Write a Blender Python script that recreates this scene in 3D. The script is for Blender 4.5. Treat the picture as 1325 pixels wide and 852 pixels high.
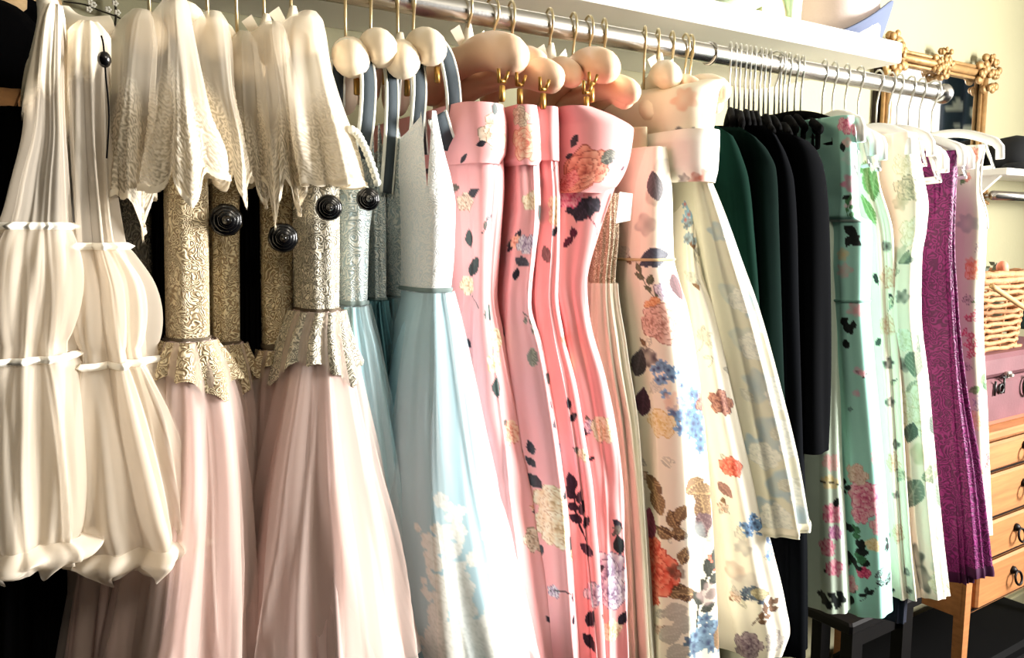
import bpy, math, random
import numpy as np
from mathutils import Vector, Matrix, Euler

for o in list(bpy.data.objects): bpy.data.objects.remove(o)
SC = bpy.context.scene
COL = SC.collection
R_ = math.radians

# ------------------------------------------------------------------ camera
F, W, H = 1050.0, 1325.0, 852.0
CAM = Vector((0.0, -1.03, 1.54))
ROT = Euler((R_(90 - 6.8), 0, R_(-33.5)), 'XYZ')
cam = bpy.data.cameras.new('camera'); camo = bpy.data.objects.new('camera', cam)
cam.sensor_width = 36.0; cam.lens = F / W * 36.0; cam.clip_start = 0.02
camo.location = CAM; camo.rotation_euler = ROT
COL.objects.link(camo); SC.camera = camo
# ------------------------------------------------------------------ light
wd = bpy.data.worlds.new('world'); SC.world = wd; wd.use_nodes = True
wd.node_tree.nodes['Background'].inputs[0].default_value = (1.0, 0.93, 0.82, 1)
wd.node_tree.nodes['Background'].inputs[1].default_value = 0.012
def area(name, loc, target, size, sizey, power, col):
    l = bpy.data.lights.new(name, 'AREA'); l.shape = 'RECTANGLE'; l.size = size; l.size_y = sizey
    l.energy = power; l.color = col
    o = bpy.data.objects.new(name, l); o.location = loc
    o.rotation_euler = (Vector(target) - Vector(loc)).to_track_quat('-Z', 'Y').to_euler()
    COL.objects.link(o); return o
area('window_daylight', (3.5, -2.0, 1.85), (0.0, -1.9, 1.7), 1.2, 1.0, 350, (1.0, 0.97, 0.93))
area('warm_fill_light', (0.75, -1.75, 2.5), (0.1, -0.1, 1.3), 0.35, 0.35, 6.5, (1.0, 0.90, 0.74))  # unseen warm fill, added overhead to brighten the left faces
SC.view_settings.view_transform = 'Standard'; SC.view_settings.look = 'None'
SC.view_settings.gamma = 1.0; SC.view_settings.use_curve_mapping = False
SC.view_settings.exposure = 0.55

# ------------------------------------------------------------------ projection helpers
MR = np.array(ROT.to_matrix()); CN = np.array(CAM)
def ray(px, py):
    return MR @ np.array([(px - W / 2) / F, -(py - H / 2) / F, -1.0])
def atY(px, py, Y):
    d = ray(px, py); return CN + d * ((Y - CN[1]) / d[1])
def atX(px, py, X):
    d = ray(px, py); return CN + d * ((X - CN[0]) / d[0])
def atZ(px, py, Z):
    d = ray(px, py); return CN + d * ((Z - CN[2]) / d[2])
def proj(P):
    q = (np.asarray(P) - CN) @ MR
    return np.stack([W / 2 - F * q[..., 0] / q[..., 2], H / 2 + F * q[..., 1] / q[..., 2]], -1)
def depth(P): return -float((np.asarray(P) - CN) @ MR[:, 2])
RAILZ, RAILR = 1.85, 0.0165
def railX(px):
    # X on the rail axis seen at image column px
    lo, hi = -1.0, 6.0
    for _ in range(50):
        m = (lo + hi) / 2
        if proj((m, 0, RAILZ))[0] < px: lo = m
        else: hi = m
    return lo

# ------------------------------------------------------------------ materials
def lin(c):
    return tuple(((v / 255) / 12.92 if v / 255 <= 0.04045 else ((v / 255 + 0.055) / 1.055) ** 2.4) for v in c)
def lin4(c): return (*lin(c), 1)
MATS = {}
def mat(name, col, rough=0.6, metal=0.0, spec=0.4, bump=0.0, bscale=60, var=0.0, vscale=8, attr=False,
        alpha=None, opattr=False, sheen=0.0, transl=0.0, stretch=None):
    if name in MATS: return MATS[name]
    m = bpy.data.materials.new(name); m.use_nodes = True
    nt = m.node_tree; N = nt.nodes; L = nt.links
    b = N['Principled BSDF']; out = N['Material Output']
    b.inputs['Roughness'].default_value = rough; b.inputs['Metallic'].default_value = metal
    b.inputs['Specular IOR Level'].default_value = spec
    c = lin(col)
    b.inputs['Base Color'].default_value = (*c, 1)
    if sheen: b.inputs['Sheen Weight'].default_value = sheen
    tc = N.new('ShaderNodeTexCoord'); mp = N.new('ShaderNodeMapping'); L.new(tc.outputs['Object'], mp.inputs[0])
    if stretch: mp.inputs['Scale'].default_value = stretch
    src = None
    if attr:
        a = N.new('ShaderNodeVertexColor'); a.layer_name = 'Col'; src = a.outputs['Color']
    if var:
        nz = N.new('ShaderNodeTexNoise'); nz.inputs['Scale'].default_value = vscale; nz.inputs['Detail'].default_value = 5
        L.new(mp.outputs[0], nz.inputs['Vector'])
        mx = N.new('ShaderNodeMix'); mx.data_type = 'RGBA'; mx.blend_type = 'MULTIPLY'; mx.inputs[0].default_value = 1
        rp = N.new('ShaderNodeValToRGB'); rp.color_ramp.elements[0].position = 0.3; rp.color_ramp.elements[1].position = 0.7
        v = 1 - var; rp.color_ramp.elements[0].color = (v, v, v, 1); rp.color_ramp.elements[1].color = (1, 1, 1, 1)
        L.new(nz.outputs[0], rp.inputs[0])
        if src: L.new(src, mx.inputs[6])
        else: mx.inputs[6].default_value = (*c, 1)
        L.new(rp.outputs[0], mx.inputs[7]); src = mx.outputs[2]
    if src: L.new(src, b.inputs['Base Color'])
    if bump:
        n2 = N.new('ShaderNodeTexNoise'); n2.inputs['Scale'].default_value = bscale; n2.inputs['Detail'].default_value = 4
        L.new(mp.outputs[0], n2.inputs['Vector'])
        bp = N.new('ShaderNodeBump'); bp.inputs['Strength'].default_value = bump; bp.inputs['Distance'].default_value = 0.004
        L.new(n2.outputs[0], bp.inputs['Height']); L.new(bp.outputs[0], b.inputs['Normal'])
    surf = b.outputs[0]
    if transl:
        t = N.new('ShaderNodeBsdfTranslucent')
        if src: L.new(src, t.inputs[0])
        else: t.inputs[0].default_value = (*c, 1)
        ms = N.new('ShaderNodeMixShader'); ms.inputs[0].default_value = transl
        L.new(surf, ms.inputs[1]); L.new(t.outputs[0], ms.inputs[2]); surf = ms.outputs[0]
    if alpha is not None or opattr:
        tr = N.new('ShaderNodeBsdfTransparent'); ms = N.new('ShaderNodeMixShader')
        if opattr:
            a = N.new('ShaderNodeAttribute'); a.attribute_name = 'op'; L.new(a.outputs['Fac'], ms.inputs[0])
        else: ms.inputs[0].default_value = alpha
        L.new(tr.outputs[0], ms.inputs[1]); L.new(surf, ms.inputs[2]); surf = ms.outputs[0]
    L.new(surf, out.inputs[0])
    MATS[name] = m; return m
def lace_mat(name, ground, thread, scale=55, rough=0.55, cover=0.5, bmp=0.7):
    """corded lace: swirling raised thread over a duller ground"""
    if name in MATS: return MATS[name]
    m = bpy.data.materials.new(name); m.use_nodes = True
    nt = m.node_tree; N = nt.nodes; L = nt.links; b = N['Principled BSDF']
    b.inputs['Roughness'].default_value = rough; b.inputs['Specular IOR Level'].default_value = 0.35
    tc = N.new('ShaderNodeTexCoord')
    n0 = N.new('ShaderNodeTexNoise'); n0.inputs['Scale'].default_value = scale * 0.45; n0.inputs['Detail'].default_value = 1
    L.new(tc.outputs['Object'], n0.inputs['Vector'])
    mixv = N.new('ShaderNodeMix'); mixv.data_type = 'VECTOR'; mixv.inputs[0].default_value = 0.06
    L.new(tc.outputs['Object'], mixv.inputs[4]); L.new(n0.outputs['Color'], mixv.inputs[5])
    v = N.new('ShaderNodeTexVoronoi'); v.inputs['Scale'].default_value = scale; L.new(mixv.outputs[1], v.inputs['Vector'])
    mm = N.new('ShaderNodeMath'); mm.operation = 'MULTIPLY'; mm.inputs[1].default_value = 19; L.new(v.outputs['Distance'], mm.inputs[0])
    sn = N.new('ShaderNodeMath'); sn.operation = 'SINE'; L.new(mm.outputs[0], sn.inputs[0])
    n1 = N.new('ShaderNodeTexNoise'); n1.inputs['Scale'].default_value = scale * 1.9; L.new(tc.outputs['Object'], n1.inputs['Vector'])
    ad = N.new('ShaderNodeMath'); ad.operation = 'MULTIPLY_ADD'; L.new(n1.outputs[0], ad.inputs[0]); ad.inputs[1].default_value = 1.6
    L.new(sn.outputs[0], ad.inputs[2])
    rp = N.new('ShaderNodeValToRGB'); rp.color_ramp.elements[0].position = cover; rp.color_ramp.elements[1].position = min(1, cover + 0.42)
    ml = N.new('ShaderNodeMath'); ml.operation = 'MULTIPLY_ADD'; L.new(ad.outputs[0], ml.inputs[0]); ml.inputs[1].default_value = 0.33; ml.inputs[2].default_value = 0.2
    L.new(ml.outputs[0], rp.inputs[0])
    rp.color_ramp.elements[0].color = lin4(ground); rp.color_ramp.elements[1].color = lin4(thread)
    L.new(rp.outputs[0], b.inputs['Base Color'])
    bp = N.new('ShaderNodeBump'); bp.inputs['Strength'].default_value = bmp; bp.inputs['Distance'].default_value = 0.003
    L.new(ml.outputs[0], bp.inputs['Height']); L.new(bp.outputs[0], b.inputs['Normal'])
    MATS[name] = m; return m
def emis(name, col, s):
    m = bpy.data.materials.new(name); m.use_nodes = True; nt = m.node_tree
    e = nt.nodes.new('ShaderNodeEmission'); e.inputs[0].default_value = lin4(col); e.inputs[1].default_value = s
    nt.links.new(e.outputs[0], nt.nodes['Material Output'].inputs[0]); return m

# ------------------------------------------------------------------ object helpers
def link(name, V, Fc, m, parent=None, smooth=True, col=None, op=None):
    me = bpy.data.meshes.new(name)
    V = np.asarray(V, dtype=np.float64).reshape(-1, 3)
    if isinstance(Fc, np.ndarray):
        nf, k = Fc.shape
        me.vertices.add(len(V)); me.vertices.foreach_set('co', V.ravel())
        me.loops.add(nf * k); me.loops.foreach_set('vertex_index', Fc.ravel().astype(np.int32))
        me.polygons.add(nf); me.polygons.foreach_set('loop_start', np.arange(0, nf * k, k, dtype=np.int32))
        me.update(calc_edges=True)
    else:
        me.from_pydata([tuple(v) for v in V], [], Fc)
    if smooth: me.polygons.foreach_set('use_smooth', np.ones(len(me.polygons), dtype=bool))
    if col is not None:
        a = me.attributes.new('Col', 'FLOAT_COLOR', 'POINT')
        a.data.foreach_set('color', np.concatenate([np.clip(col, 0, 1), np.ones((len(V), 1))], 1).astype(np.float32).ravel())
    if op is not None:
        a = me.attributes.new('op', 'FLOAT', 'POINT'); a.data.foreach_set('value', np.asarray(op, dtype=np.float32).ravel())
    me.validate(); me.update()
    me.materials.append(m)
    o = bpy.data.objects.new(name, me); COL.objects.link(o)
    if parent is not None:
        o.parent = parent; o.matrix_parent_inverse = Matrix.Translation(-Vector(parent.location))
    return o
def thing(name, loc, label, cat, group=None):
    o = bpy.data.objects.new(name, None); o.location = loc; o.empty_display_size = 0.05; COL.objects.link(o)
    o['label'] = label; o['category'] = cat
    if group: o['group'] = group
    return o
def tag(o, label, cat, group=None):
    o['label'] = label; o['category'] = cat
    if group: o['group'] = group
    return o
def struct(o): o['kind'] = 'structure'; return o
class MB:
    def __init__(s): s.V = []; s.F = []
    def add(s, V, Fc):
        n = len(s.V); s.V += [tuple(v) for v in V]; s.F += [tuple(i + n for i in f) for f in Fc]; return s
    def box(s, a, b, bev=0.0):
        x0, y0, z0 = a; x1, y1, z1 = b
        if bev <= 0:
            V = [(x, y, z) for z in (z0, z1) for y in (y0, y1) for x in (x0, x1)]
            return s.add(V, [(0, 2, 3, 1), (4, 5, 7, 6), (0, 1, 5, 4), (2, 6, 7, 3), (0, 4, 6, 2), (1, 3, 7, 5)])
        # bevelled box: outline octagon in xy, inset top and bottom
        def ring(z, i):
            e = bev
            p = [(x0 + i + e, y0 + i), (x1 - i - e, y0 + i), (x1 - i, y0 + i + e), (x1 - i, y1 - i - e), (x1 - i - e, y1 - i), (x0 + i + e, y1 - i), (x0 + i, y1 - i - e), (x0 + i, y0 + i + e)]
            return [(x, y, z) for x, y in p]
        V = ring(z0, bev) + ring(z0 + bev, 0) + ring(z1 - bev, 0) + ring(z1, bev)
        Fc = [tuple(range(7, -1, -1)), tuple(range(24, 32))]
        for k in range(3):
            for i in range(8):
                j = (i + 1) % 8; Fc.append((k * 8 + i, k * 8 + j, k * 8 + 8 + j, k * 8 + 8 + i))
        return s.add(V, Fc)
    def tube(s, pts, rad, n=8, caps=True, squash=None):
        pts = [np.array(p, float) for p in pts]
        if not hasattr(rad, '__len__'): rad = [rad] * len(pts)
        V = []; up = np.array([0.0, 0, 1])
        t0 = pts[1] - pts[0]; t0 /= np.linalg.norm(t0)
        a = np.cross(t0, up)
        if np.linalg.norm(a) < 1e-3: a = np.cross(t0, [1.0, 0, 0])
        a /= np.linalg.norm(a)
        for i, p in enumerate(pts):
            t = pts[min(i + 1, len(pts) - 1)] - pts[max(i - 1, 0)]; t /= (np.linalg.norm(t) + 1e-12)
            a = a - t * a.dot(t); a /= np.linalg.norm(a); b = np.cross(t, a)
            for k in range(n):
                th = 2 * math.pi * k / n
                ra = rad[i]; rb = rad[i] * (squash or 1)
                V.append(p + a * math.cos(th) * ra + b * math.sin(th) * rb)
        Fc = []
        for i in range(len(pts) - 1):
            for k in range(n):
                j = (k + 1) % n; Fc.append((i * n + k, i * n + j, (i + 1) * n + j, (i + 1) * n + k))
        if caps:
            Fc.append(tuple(range(n - 1, -1, -1))); Fc.append(tuple(range((len(pts) - 1) * n, len(pts) * n)))
        return s.add(V, Fc)
    def lathe(s, prof, c, axis=(0, 0, 1), n=20, wob=None):
        ax = Vector(axis).normalized(); q = Vector((0, 0, 1)).rotation_difference(ax); c = Vector(c)
        V = []
        for (r, h) in prof:
            for k in range(n):
                th = 2 * math.pi * k / n; rr = r * (wob(th, h) if wob else 1)
                V.append(c + q @ Vector((rr * math.cos(th), rr * math.sin(th), h)))
        Fc = []
        for i in range(len(prof) - 1):
            for k in range(n):
                j = (k + 1) % n; Fc.append((i * n + k, i * n + j, (i + 1) * n + j, (i + 1) * n + k))
        Fc.append(tuple(range(n - 1, -1, -1))); Fc.append(tuple(range((len(prof) - 1) * n, len(prof) * n)))
        return s.add(V, Fc)
    def ball(s, c, r, n=12, sc=(1, 1, 1)):
        V = []; m = n // 2 + 1
        for i in range(m + 1):
            ph = math.pi * i / m
            for k in range(n):
                th = 2 * math.pi * k / n
                V.append((c[0] + r * sc[0] * math.sin(ph) * math.cos(th), c[1] + r * sc[1] * math.sin(ph) * math.sin(th), c[2] + r * sc[2] * math.cos(ph)))
        Fc = [(i * n + k, (i + 1) * n + k, (i + 1) * n + (k + 1) % n, i * n + (k + 1) % n) for i in range(m) for k in range(n)]
        return s.add(V, Fc)
    def build(s, name, m, parent=None, smooth=True): return link(name, s.V, s.F, m, parent, smooth)
def smoothpath(P, n=8):
    """Catmull-Rom through points"""
    P = [np.array(p, float) for p in P]; Q = [P[0]] + P + [P[-1]]; out = []
    for i in range(1, len(Q) - 2):
        for k in range(n):
            t = k / n; a, b, c, d = Q[i - 1], Q[i], Q[i + 1], Q[i + 2]
            out.append(0.5 * ((2 * b) + (c - a) * t + (2 * a - 5 * b + 4 * c - d) * t * t + (3 * b - a - 3 * c + d) * t ** 3))
    out.append(P[-1]); return out

# ------------------------------------------------------------------ cloth
def pchip(x, y, xi):
    x = np.asarray(x, float); y = np.asarray(y, float)
    if len(x) < 3: return np.interp(xi, x, y)
    h = np.diff(x); d = np.diff(y) / h; m = np.zeros_like(y)
    m[0], m[-1] = d[0], d[-1]
    for i in range(1, len(x) - 1):
        if d[i - 1] * d[i] > 0:
            w1 = 2 * h[i] + h[i - 1]; w2 = h[i] + 2 * h[i - 1]; m[i] = (w1 + w2) / (w1 / d[i - 1] + w2 / d[i])
    k = np.clip(np.searchsorted(x, xi) - 1, 0, len(x) - 2); t = (xi - x[k]) / h[k]
    return ((1 + 2 * t) * (1 - t) ** 2 * y[k] + t * (1 - t) ** 2 * h[k] * m[k] + t * t * (3 - 2 * t) * y[k + 1] + t * t * (t - 1) * h[k] * m[k + 1])
class Cloth:
    """A hanging tube of cloth: rows (image row, left, right) of its near edge, measured at world depth Y"""
    def __init__(s, rows, Yf=-0.17, Yb=0.15, Xb=None, rb=None, nz=90, nn=(24, 44, 14, 8), folds=(), wr=0.0, seed=1,
                 pad=0.0, hemj=0.0, hemn=3, hemtilt=0.0, lay=0.0, topcut=None, topk=1.6, tips=()):
        rng = random.Random(seed)
        ys = [r[0] for r in rows]; Z = []; X = []; RR = []; Y = []
        for r in rows:
            yf = r[3] if len(r) > 3 else Yf
            P = atY((r[1] + r[2]) / 2, r[0], yf); Z.append(P[2]); X.append(P[0]); Y.append(yf)
            dist = np.linalg.norm((P - CN)[:2]); c = (P - CN)[:2] / dist
            a = atY(r[1], r[0], yf) - CN; b = atY(r[2], r[0], yf) - CN
            an = abs(math.atan2(a[0], a[1]) - math.atan2(b[0], b[1])) / 2
            RR.append(dist * math.sin(an) + pad)
        Z = np.array(Z)[::-1]; X = np.array(X)[::-1]; RR = np.array(RR)[::-1]; Y = np.array(Y)[::-1]
        zi = np.linspace(Z[-1], Z[0], nz)
        s.z = zi; xc = pchip(Z, X, zi); r = np.maximum(pchip(Z, RR, zi), 0.003); yc = pchip(Z, Y, zi)
        yc = yc + r * 0.6           # the near edge stays at Y
        x0 = X[-1] if Xb is None else Xb
        xb = 0.35 * xc + 0.65 * x0
        rbv = np.minimum(r, rb if rb is not None else 0.03)
        n1, n2, n3, n4 = nn
        T = zi[:, None]; t = (zi[0] - zi) / max(zi[0] - zi[-1], 1e-6); t = t[:, None]
        e1 = 1 - (1 - np.linspace(0, 1, n1, endpoint=False)) ** 2.0
        e3 = np.linspace(0, 1, n3, endpoint=False) ** 1.6
        C = [xc[:, None], yc[:, None], r[:, None]]; B = [xb[:, None], Yb, rbv[:, None]]
        px = [(B[0] - B[2]) + ((C[0] - C[2]) - (B[0] - B[2])) * e1]; py = [B[1] + (C[1] - B[1]) * e1 + 0 * T]
        nx = [-1 + 0 * px[0]]; ny = [0 * px[0]]; aa = [-3 + 2 * e1]
        th = np.pi + np.pi * np.linspace(0, 1, n2, endpoint=False)
        px.append(C[0] + C[2] * np.cos(th)); py.append(C[1] + C[2] * np.sin(th)); nx.append(np.cos(th) + 0 * T); ny.append(np.sin(th) + 0 * T)
        aa.append(-1 + 2 * np.linspace(0, 1, n2, endpoint=False))
        px.append((C[0] + C[2]) + ((B[0] + B[2]) - (C[0] + C[2])) * e3); py.append(C[1] + (B[1] - C[1]) * e3 + 0 * T)
        nx.append(1 + 0 * px[2]); ny.append(0 * px[2]); aa.append(1 + 2 * e3)
        tb = np.pi * np.linspace(0, 1, n4, endpoint=False)
        px.append(B[0] + B[2] * np.cos(tb)); py.append(B[1] + B[2] * np.sin(tb) + 0 * T); nx.append(np.cos(tb) + 0 * T); ny.append(np.sin(tb) + 0 * T)
        aa.append(3 + np.linspace(0, 1, n4, endpoint=False) * 0)
        PX = np.concatenate(px, 1); PY = np.concatenate(py, 1); NX = np.concatenate(nx, 1); NY = np.concatenate(ny, 1)
        a = np.concatenate(aa)[None, :]; s.a = a
        wfall = np.clip((3.0 - np.abs(a)) / 0.6, 0, 1)
        D = np.zeros_like(PX)
        for f in folds:            # (amplitude top, amplitude bottom, count over the front, kind)
            A0, A1, n, kind = f; ph = rng.uniform(0, 6.28); dr = rng.uniform(-1.2, 1.2)
            amp = A0 + (A1 - A0) * t
            wv = n * np.pi * (a + 0.10 * np.sin(2.3 * a + ph)) + ph + dr * t + 0.5 * np.sin(3 * t + ph)
            if kind == 'pleat': q = 1 - 2 * np.abs(np.sin(wv / 2))
            elif kind == 'sharp': q = (np.abs(np.cos(wv / 2)) ** 5) * 2 - 0.6
            elif kind == 'rand':
                q = 0 * a + 0 * t
                for _ in range(5): q = q + .55 * np.sin(rng.uniform(.5, 1.3) * n * np.pi * a + rng.uniform(0, 6.28) + rng.uniform(-2, 2) * t + .6 * np.sin(4 * t + rng.uniform(0, 6)))
            elif kind == 'crease':
                q = 0 * a + 0 * t
                for _ in range(n):
                    ak = rng.uniform(-2.2, 1.6) + rng.uniform(-.35, .35) * (t - .5) + .05 * np.sin(5 * t + rng.uniform(0, 6)); wk = rng.uniform(.025, .10)
                    q = q + rng.choice((1, 1, -.7)) * np.exp(-((a - ak) / wk) ** 2)
            else: q = np.cos(wv)
            D += amp * q
        if wr:
            for k in range(5):
                f1 = rng.uniform(18, 60); f2 = rng.uniform(1, 4); ph = rng.uniform(0, 6.28)
                D += wr / 2.5 * np.sin(f1 * T * 1.0 + f2 * a * 2 + ph) * (0.5 + 0.5 * np.sin(rng.uniform(6, 14) * T + a * 1.7 + ph))
        D *= wfall; D = np.maximum(D, -0.8 * r[:, None]); D += lay
        PX = PX + NX * D; PY = PY + NY * D
        PZ = np.repeat(T, PX.shape[1], 1)
        if hemj:                   # pointed or ruffled lower edge
            q = np.abs(np.sin(a * hemn * np.pi / 2 + rng.uniform(0, 3)))
            PZ = PZ - hemj * q * t ** 2.0
        for (a0, dp, wt) in tips:
            PZ = PZ - dp * np.clip(1 - np.abs(a - a0) / wt, 0, 1) * t ** 1.6
        if topcut:
            PZ = PZ - np.interp(a, [q[0] for q in topcut], [q[1] for q in topcut]) * np.clip(1 - t * topk, 0, 1) ** 1.3
        if hemtilt: PZ = PZ + hemtilt * (np.abs(a + 1) / 2) * t ** 3
        s.P = np.stack([PX, PY, PZ], -1); s.N = np.stack([NX, NY, 0 * NX], -1)
        d = np.linalg.norm(np.diff(s.P, axis=1), axis=2); cum = np.concatenate([np.zeros((nz, 1)), np.cumsum(d, 1)], 1)
        i0 = int(np.argmin(np.abs(a[0]))); s.S = cum - cum[:, i0:i0 + 1]; s.Hh = PZ
        s.nz, s.nu = PX.shape; s.t = t; s.X0 = x0
        s.col = None; s.op = None
        s.frontz = (zi[0], zi[-1])
    # ---- print painting, in cloth coordinates (arc length, height)
    def base(s, c): s.col = np.ones((s.nz, s.nu, 3)) * np.array(lin(c)); return s
    def find(s, px, py):
        pr = proj(s.P); d = (pr[..., 0] - px) ** 2 + (pr[..., 1] - py) ** 2
        vis = (s.N * (CN - s.P)).sum(-1) > -0.01
        d = np.where(vis, d, 1e9); i = np.unravel_index(np.argmin(d), d.shape)
        return s.S[i], s.Hh[i], depth(s.P[i])
    def spot(s, px, py, rpx):
        a, b, d = s.find(px, py); return a, b, rpx * d / F
    def _w(s, s0, h0, R):
        return (np.abs(s.S - s0) < R) & (np.abs(s.Hh - h0) < R)
    def rose(s, s0, h0, R, dark, mid, light, n=5, seed=0, rings=3.6):
        """overlapping petals laid from the outside in, each pale at its lip and dark at its root"""
        g = random.Random(seed); w = s._w(s0, h0, R * 1.35)
        if not w.any(): return
        u = (s.S[w] - s0) / R; v = (s.Hh[w] - h0) / R; cc = s.col[w]; rc = np.hypot(u, v)
        d, mi, l = (np.array(lin(c)) for c in (dark, mid, light))
        lay = [(.58, .46, n), (.40, .40, n), (.24, .30, max(3, n - 1)), (.10, .20, 3)] if rings > 2.5 else [(.52, .50, n), (.30, .36, n), (.10, .2, 3)]
        for k, (rho, rp, m_) in enumerate(lay):
            ph = g.uniform(0, 6.28)
            for p in range(m_):
                a = ph + 2 * math.pi * p / m_ + g.uniform(-.2, .2); q = rp * g.uniform(.88, 1.12)
                x = u - rho * math.cos(a); y = v - rho * math.sin(a); rad = np.hypot(x * (1 + .15 * math.sin(a + ph)), y)
                e = q * (1 + .07 * np.sin(5 * np.arctan2(y, x) + ph)); m = rad < e
                out = (x * math.cos(a) + y * math.sin(a)) / q          # -1 root .. 1 lip
                t_ = np.clip(.5 + .55 * out + .10 * np.sin(9 * (x * math.sin(a) - y * math.cos(a)) / q), 0, 1)[:, None]
                c = np.where(t_ < .5, d + (mi - d) * t_ * 2, mi + (l - mi) * (t_ * 2 - 1))
                ed = (rad > e * .90)[:, None] & (out > -.3)[:, None]
                c = np.where(ed, d * .6 + mi * .4, c)
                cc[m] = c[m]
        s.col[w] = cc
    def leaf(s, s0, h0, Ln, ang, c, vein=None, wid=0.30):
        w = s._w(s0, h0, Ln * 1.05)
        if not w.any(): return
        ca, sa = math.cos(ang), math.sin(ang); x = s.S[w] - s0; y = s.Hh[w] - h0
        u = (x * ca + y * sa) / Ln; v = (-x * sa + y * ca) / Ln
        hw = wid * np.sin(np.pi * np.clip(u, 0, 1)) ** 0.8 * (1.15 - 0.4 * u); m = (u > 0) & (u < 1) & (np.abs(v) < hw)
        c0 = np.array(lin(c)); ve = np.array(lin(vein)) if vein else c0 * 1.8
        rib = np.abs(np.sin((u * 1.0 + np.abs(v) * 0.9) * 22)) < 0.25
        k = np.where((np.abs(v) < 0.025) | rib, 0.8, np.where(v > 0, 0.22, 0.0))[:, None]
        cc = s.col[w]; cc[m] = (c0 + (ve - c0) * k)[m]; s.col[w] = cc
    def line(s, s0, h0, s1, h1, wd_, c, bend=0.15):
        L = math.hypot(s1 - s0, h1 - h0) + 1e-9; w = s._w((s0 + s1) / 2, (h0 + h1) / 2, L * .6 + wd_ * 2)
        if not w.any(): return
        ux, uy = (s1 - s0) / L, (h1 - h0) / L; x = s.S[w] - s0; y = s.Hh[w] - h0
        u = (x * ux + y * uy) / L; v = (-x * uy + y * ux) - bend * L * np.sin(np.pi * np.clip(u, 0, 1))
        m = (u > 0) & (u < 1) & (np.abs(v) < wd_); cc = s.col[w]; cc[m] = np.array(lin(c)); s.col[w] = cc
    def blot(s, s0, h0, R, c, op=0.8, seed=0, asp=1.0):
        g = random.Random(seed); w = s._w(s0, h0, R * 1.6 * max(1, asp))
        if not w.any(): return
        u = (s.S[w] - s0) / R; v = (s.Hh[w] - h0) / R / asp; th = np.arctan2(v, u); r = np.hypot(u, v)
        e = 0.85
        for k in range(2, 8): e = e + g.uniform(-.09, .09) * np.cos(k * th + g.uniform(0, 6.28))
        q = np.clip((e - r) * 6, 0, 1)[:, None] * op * (0.75 + .25 * np.sin(u * 5 + g.uniform(0, 6)) * np.cos(v * 4))[:, None]
        s.col[w] = s.col[w] * (1 - q) + np.array(lin(c)) * q
    def blossom(s, s0, h0, R, c, eye, n=5, ph=0.0):
        w = s._w(s0, h0, R * 1.2)
        if not w.any(): return
        u = (s.S[w] - s0) / R; v = (s.Hh[w] - h0) / R; r = np.hypot(u, v); th = np.arctan2(v, u)
        m = r < 0.45 + 0.55 * np.abs(np.cos(n / 2 * th + ph)); c0 = np.array(lin(c)); e0 = np.array(lin(eye))
        k = np.clip(1.3 - r * 2.4, 0, 1)[:, None]; cc = s.col[w]; cc[m] = (c0 * (0.8 + .25 * r[:, None]) * (1 - k) + e0 * k)[m]; s.col[w] = cc
    def cluster(s, s0, h0, R, c, eye, n, r1, seed=0):
        g = random.Random(seed)
        for _ in range(n):
            a = g.uniform(0, 6.28); q = R * math.sqrt(g.random()); j = g.uniform(.85, 1.1)
            s.blossom(s0 + q * math.cos(a), h0 + q * math.sin(a), r1 * g.uniform(.7, 1.2), tuple(min(255, v * j) for v in c), eye, 5, g.uniform(0, 6))
    def sprig(s, s0, h0, Ln, ang, c, n=5, seed=0, lf=0.34, vein=None):
        g = random.Random(seed); s1 = s0 + Ln * math.cos(ang); h1 = h0 + Ln * math.sin(ang)
        s.line(s0, h0, s1, h1, Ln * .018, c, 0.08)
        for k in range(n):
            f = 0.25 + 0.75 * k / max(1, n - 1); sg = 1 if k % 2 else -1
            s.leaf(s0 + (s1 - s0) * f, h0 + (h1 - h0) * f, Ln * lf * g.uniform(.8, 1.15), ang + sg * g.uniform(.5, 1.0) * (0 if k == n - 1 else 1), c, vein)
    def sub(s, i0, i1):
        """a horizontal slice of the tube"""
        q = Cloth.__new__(Cloth); q.__dict__.update(s.__dict__)
        for k in ('P', 'N', 'S', 'Hh', 't'): setattr(q, k, getattr(s, k)[i0:i1])
        for k in ('col', 'op'):
            if getattr(s, k) is not None: setattr(q, k, getattr(s, k)[i0:i1])
        q.nz = i1 - i0; return q
    def mesh(s, name, m, parent, cap=False):
        nz, nu = s.nz, s.nu
        idx = np.arange(nz * nu).reshape(nz, nu); nxt = np.roll(idx, -1, 1)
        Fc = np.stack([idx[:-1], idx[1:], nxt[1:], nxt[:-1]], -1).reshape(-1, 4)
        V = s.P.reshape(-1, 3)
        col = None if s.col is None else s.col.reshape(-1, 3)
        op = None if s.op is None else (s.op * np.ones((nz, nu))).ravel()
        if cap:                      # close the top across the tube with quads
            n = nu - nu % 2; k = n // 2; i0 = int(np.argmin(np.abs(s.a[0])))
            q = []
            for j in range(k - 1):
                q.append((idx[0][(i0 + j) % nu], idx[0][(i0 + j + 1) % nu], idx[0][(i0 - j - 1) % nu], idx[0][(i0 - j) % nu]))
            Fc = np.concatenate([Fc, np.array(q)], 0)
        return link(name, V, Fc, m, parent, True, col, op)
    def row(s, py):
        """index of the ring whose near edge lies at image row py"""
        pr = proj(s.P[:, int(np.argmin(np.abs(s.a[0]))), :])[:, 1]
        return int(np.argmin(np.abs(pr - py)))
DENSE = (46, 72, 14, 6)

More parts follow.
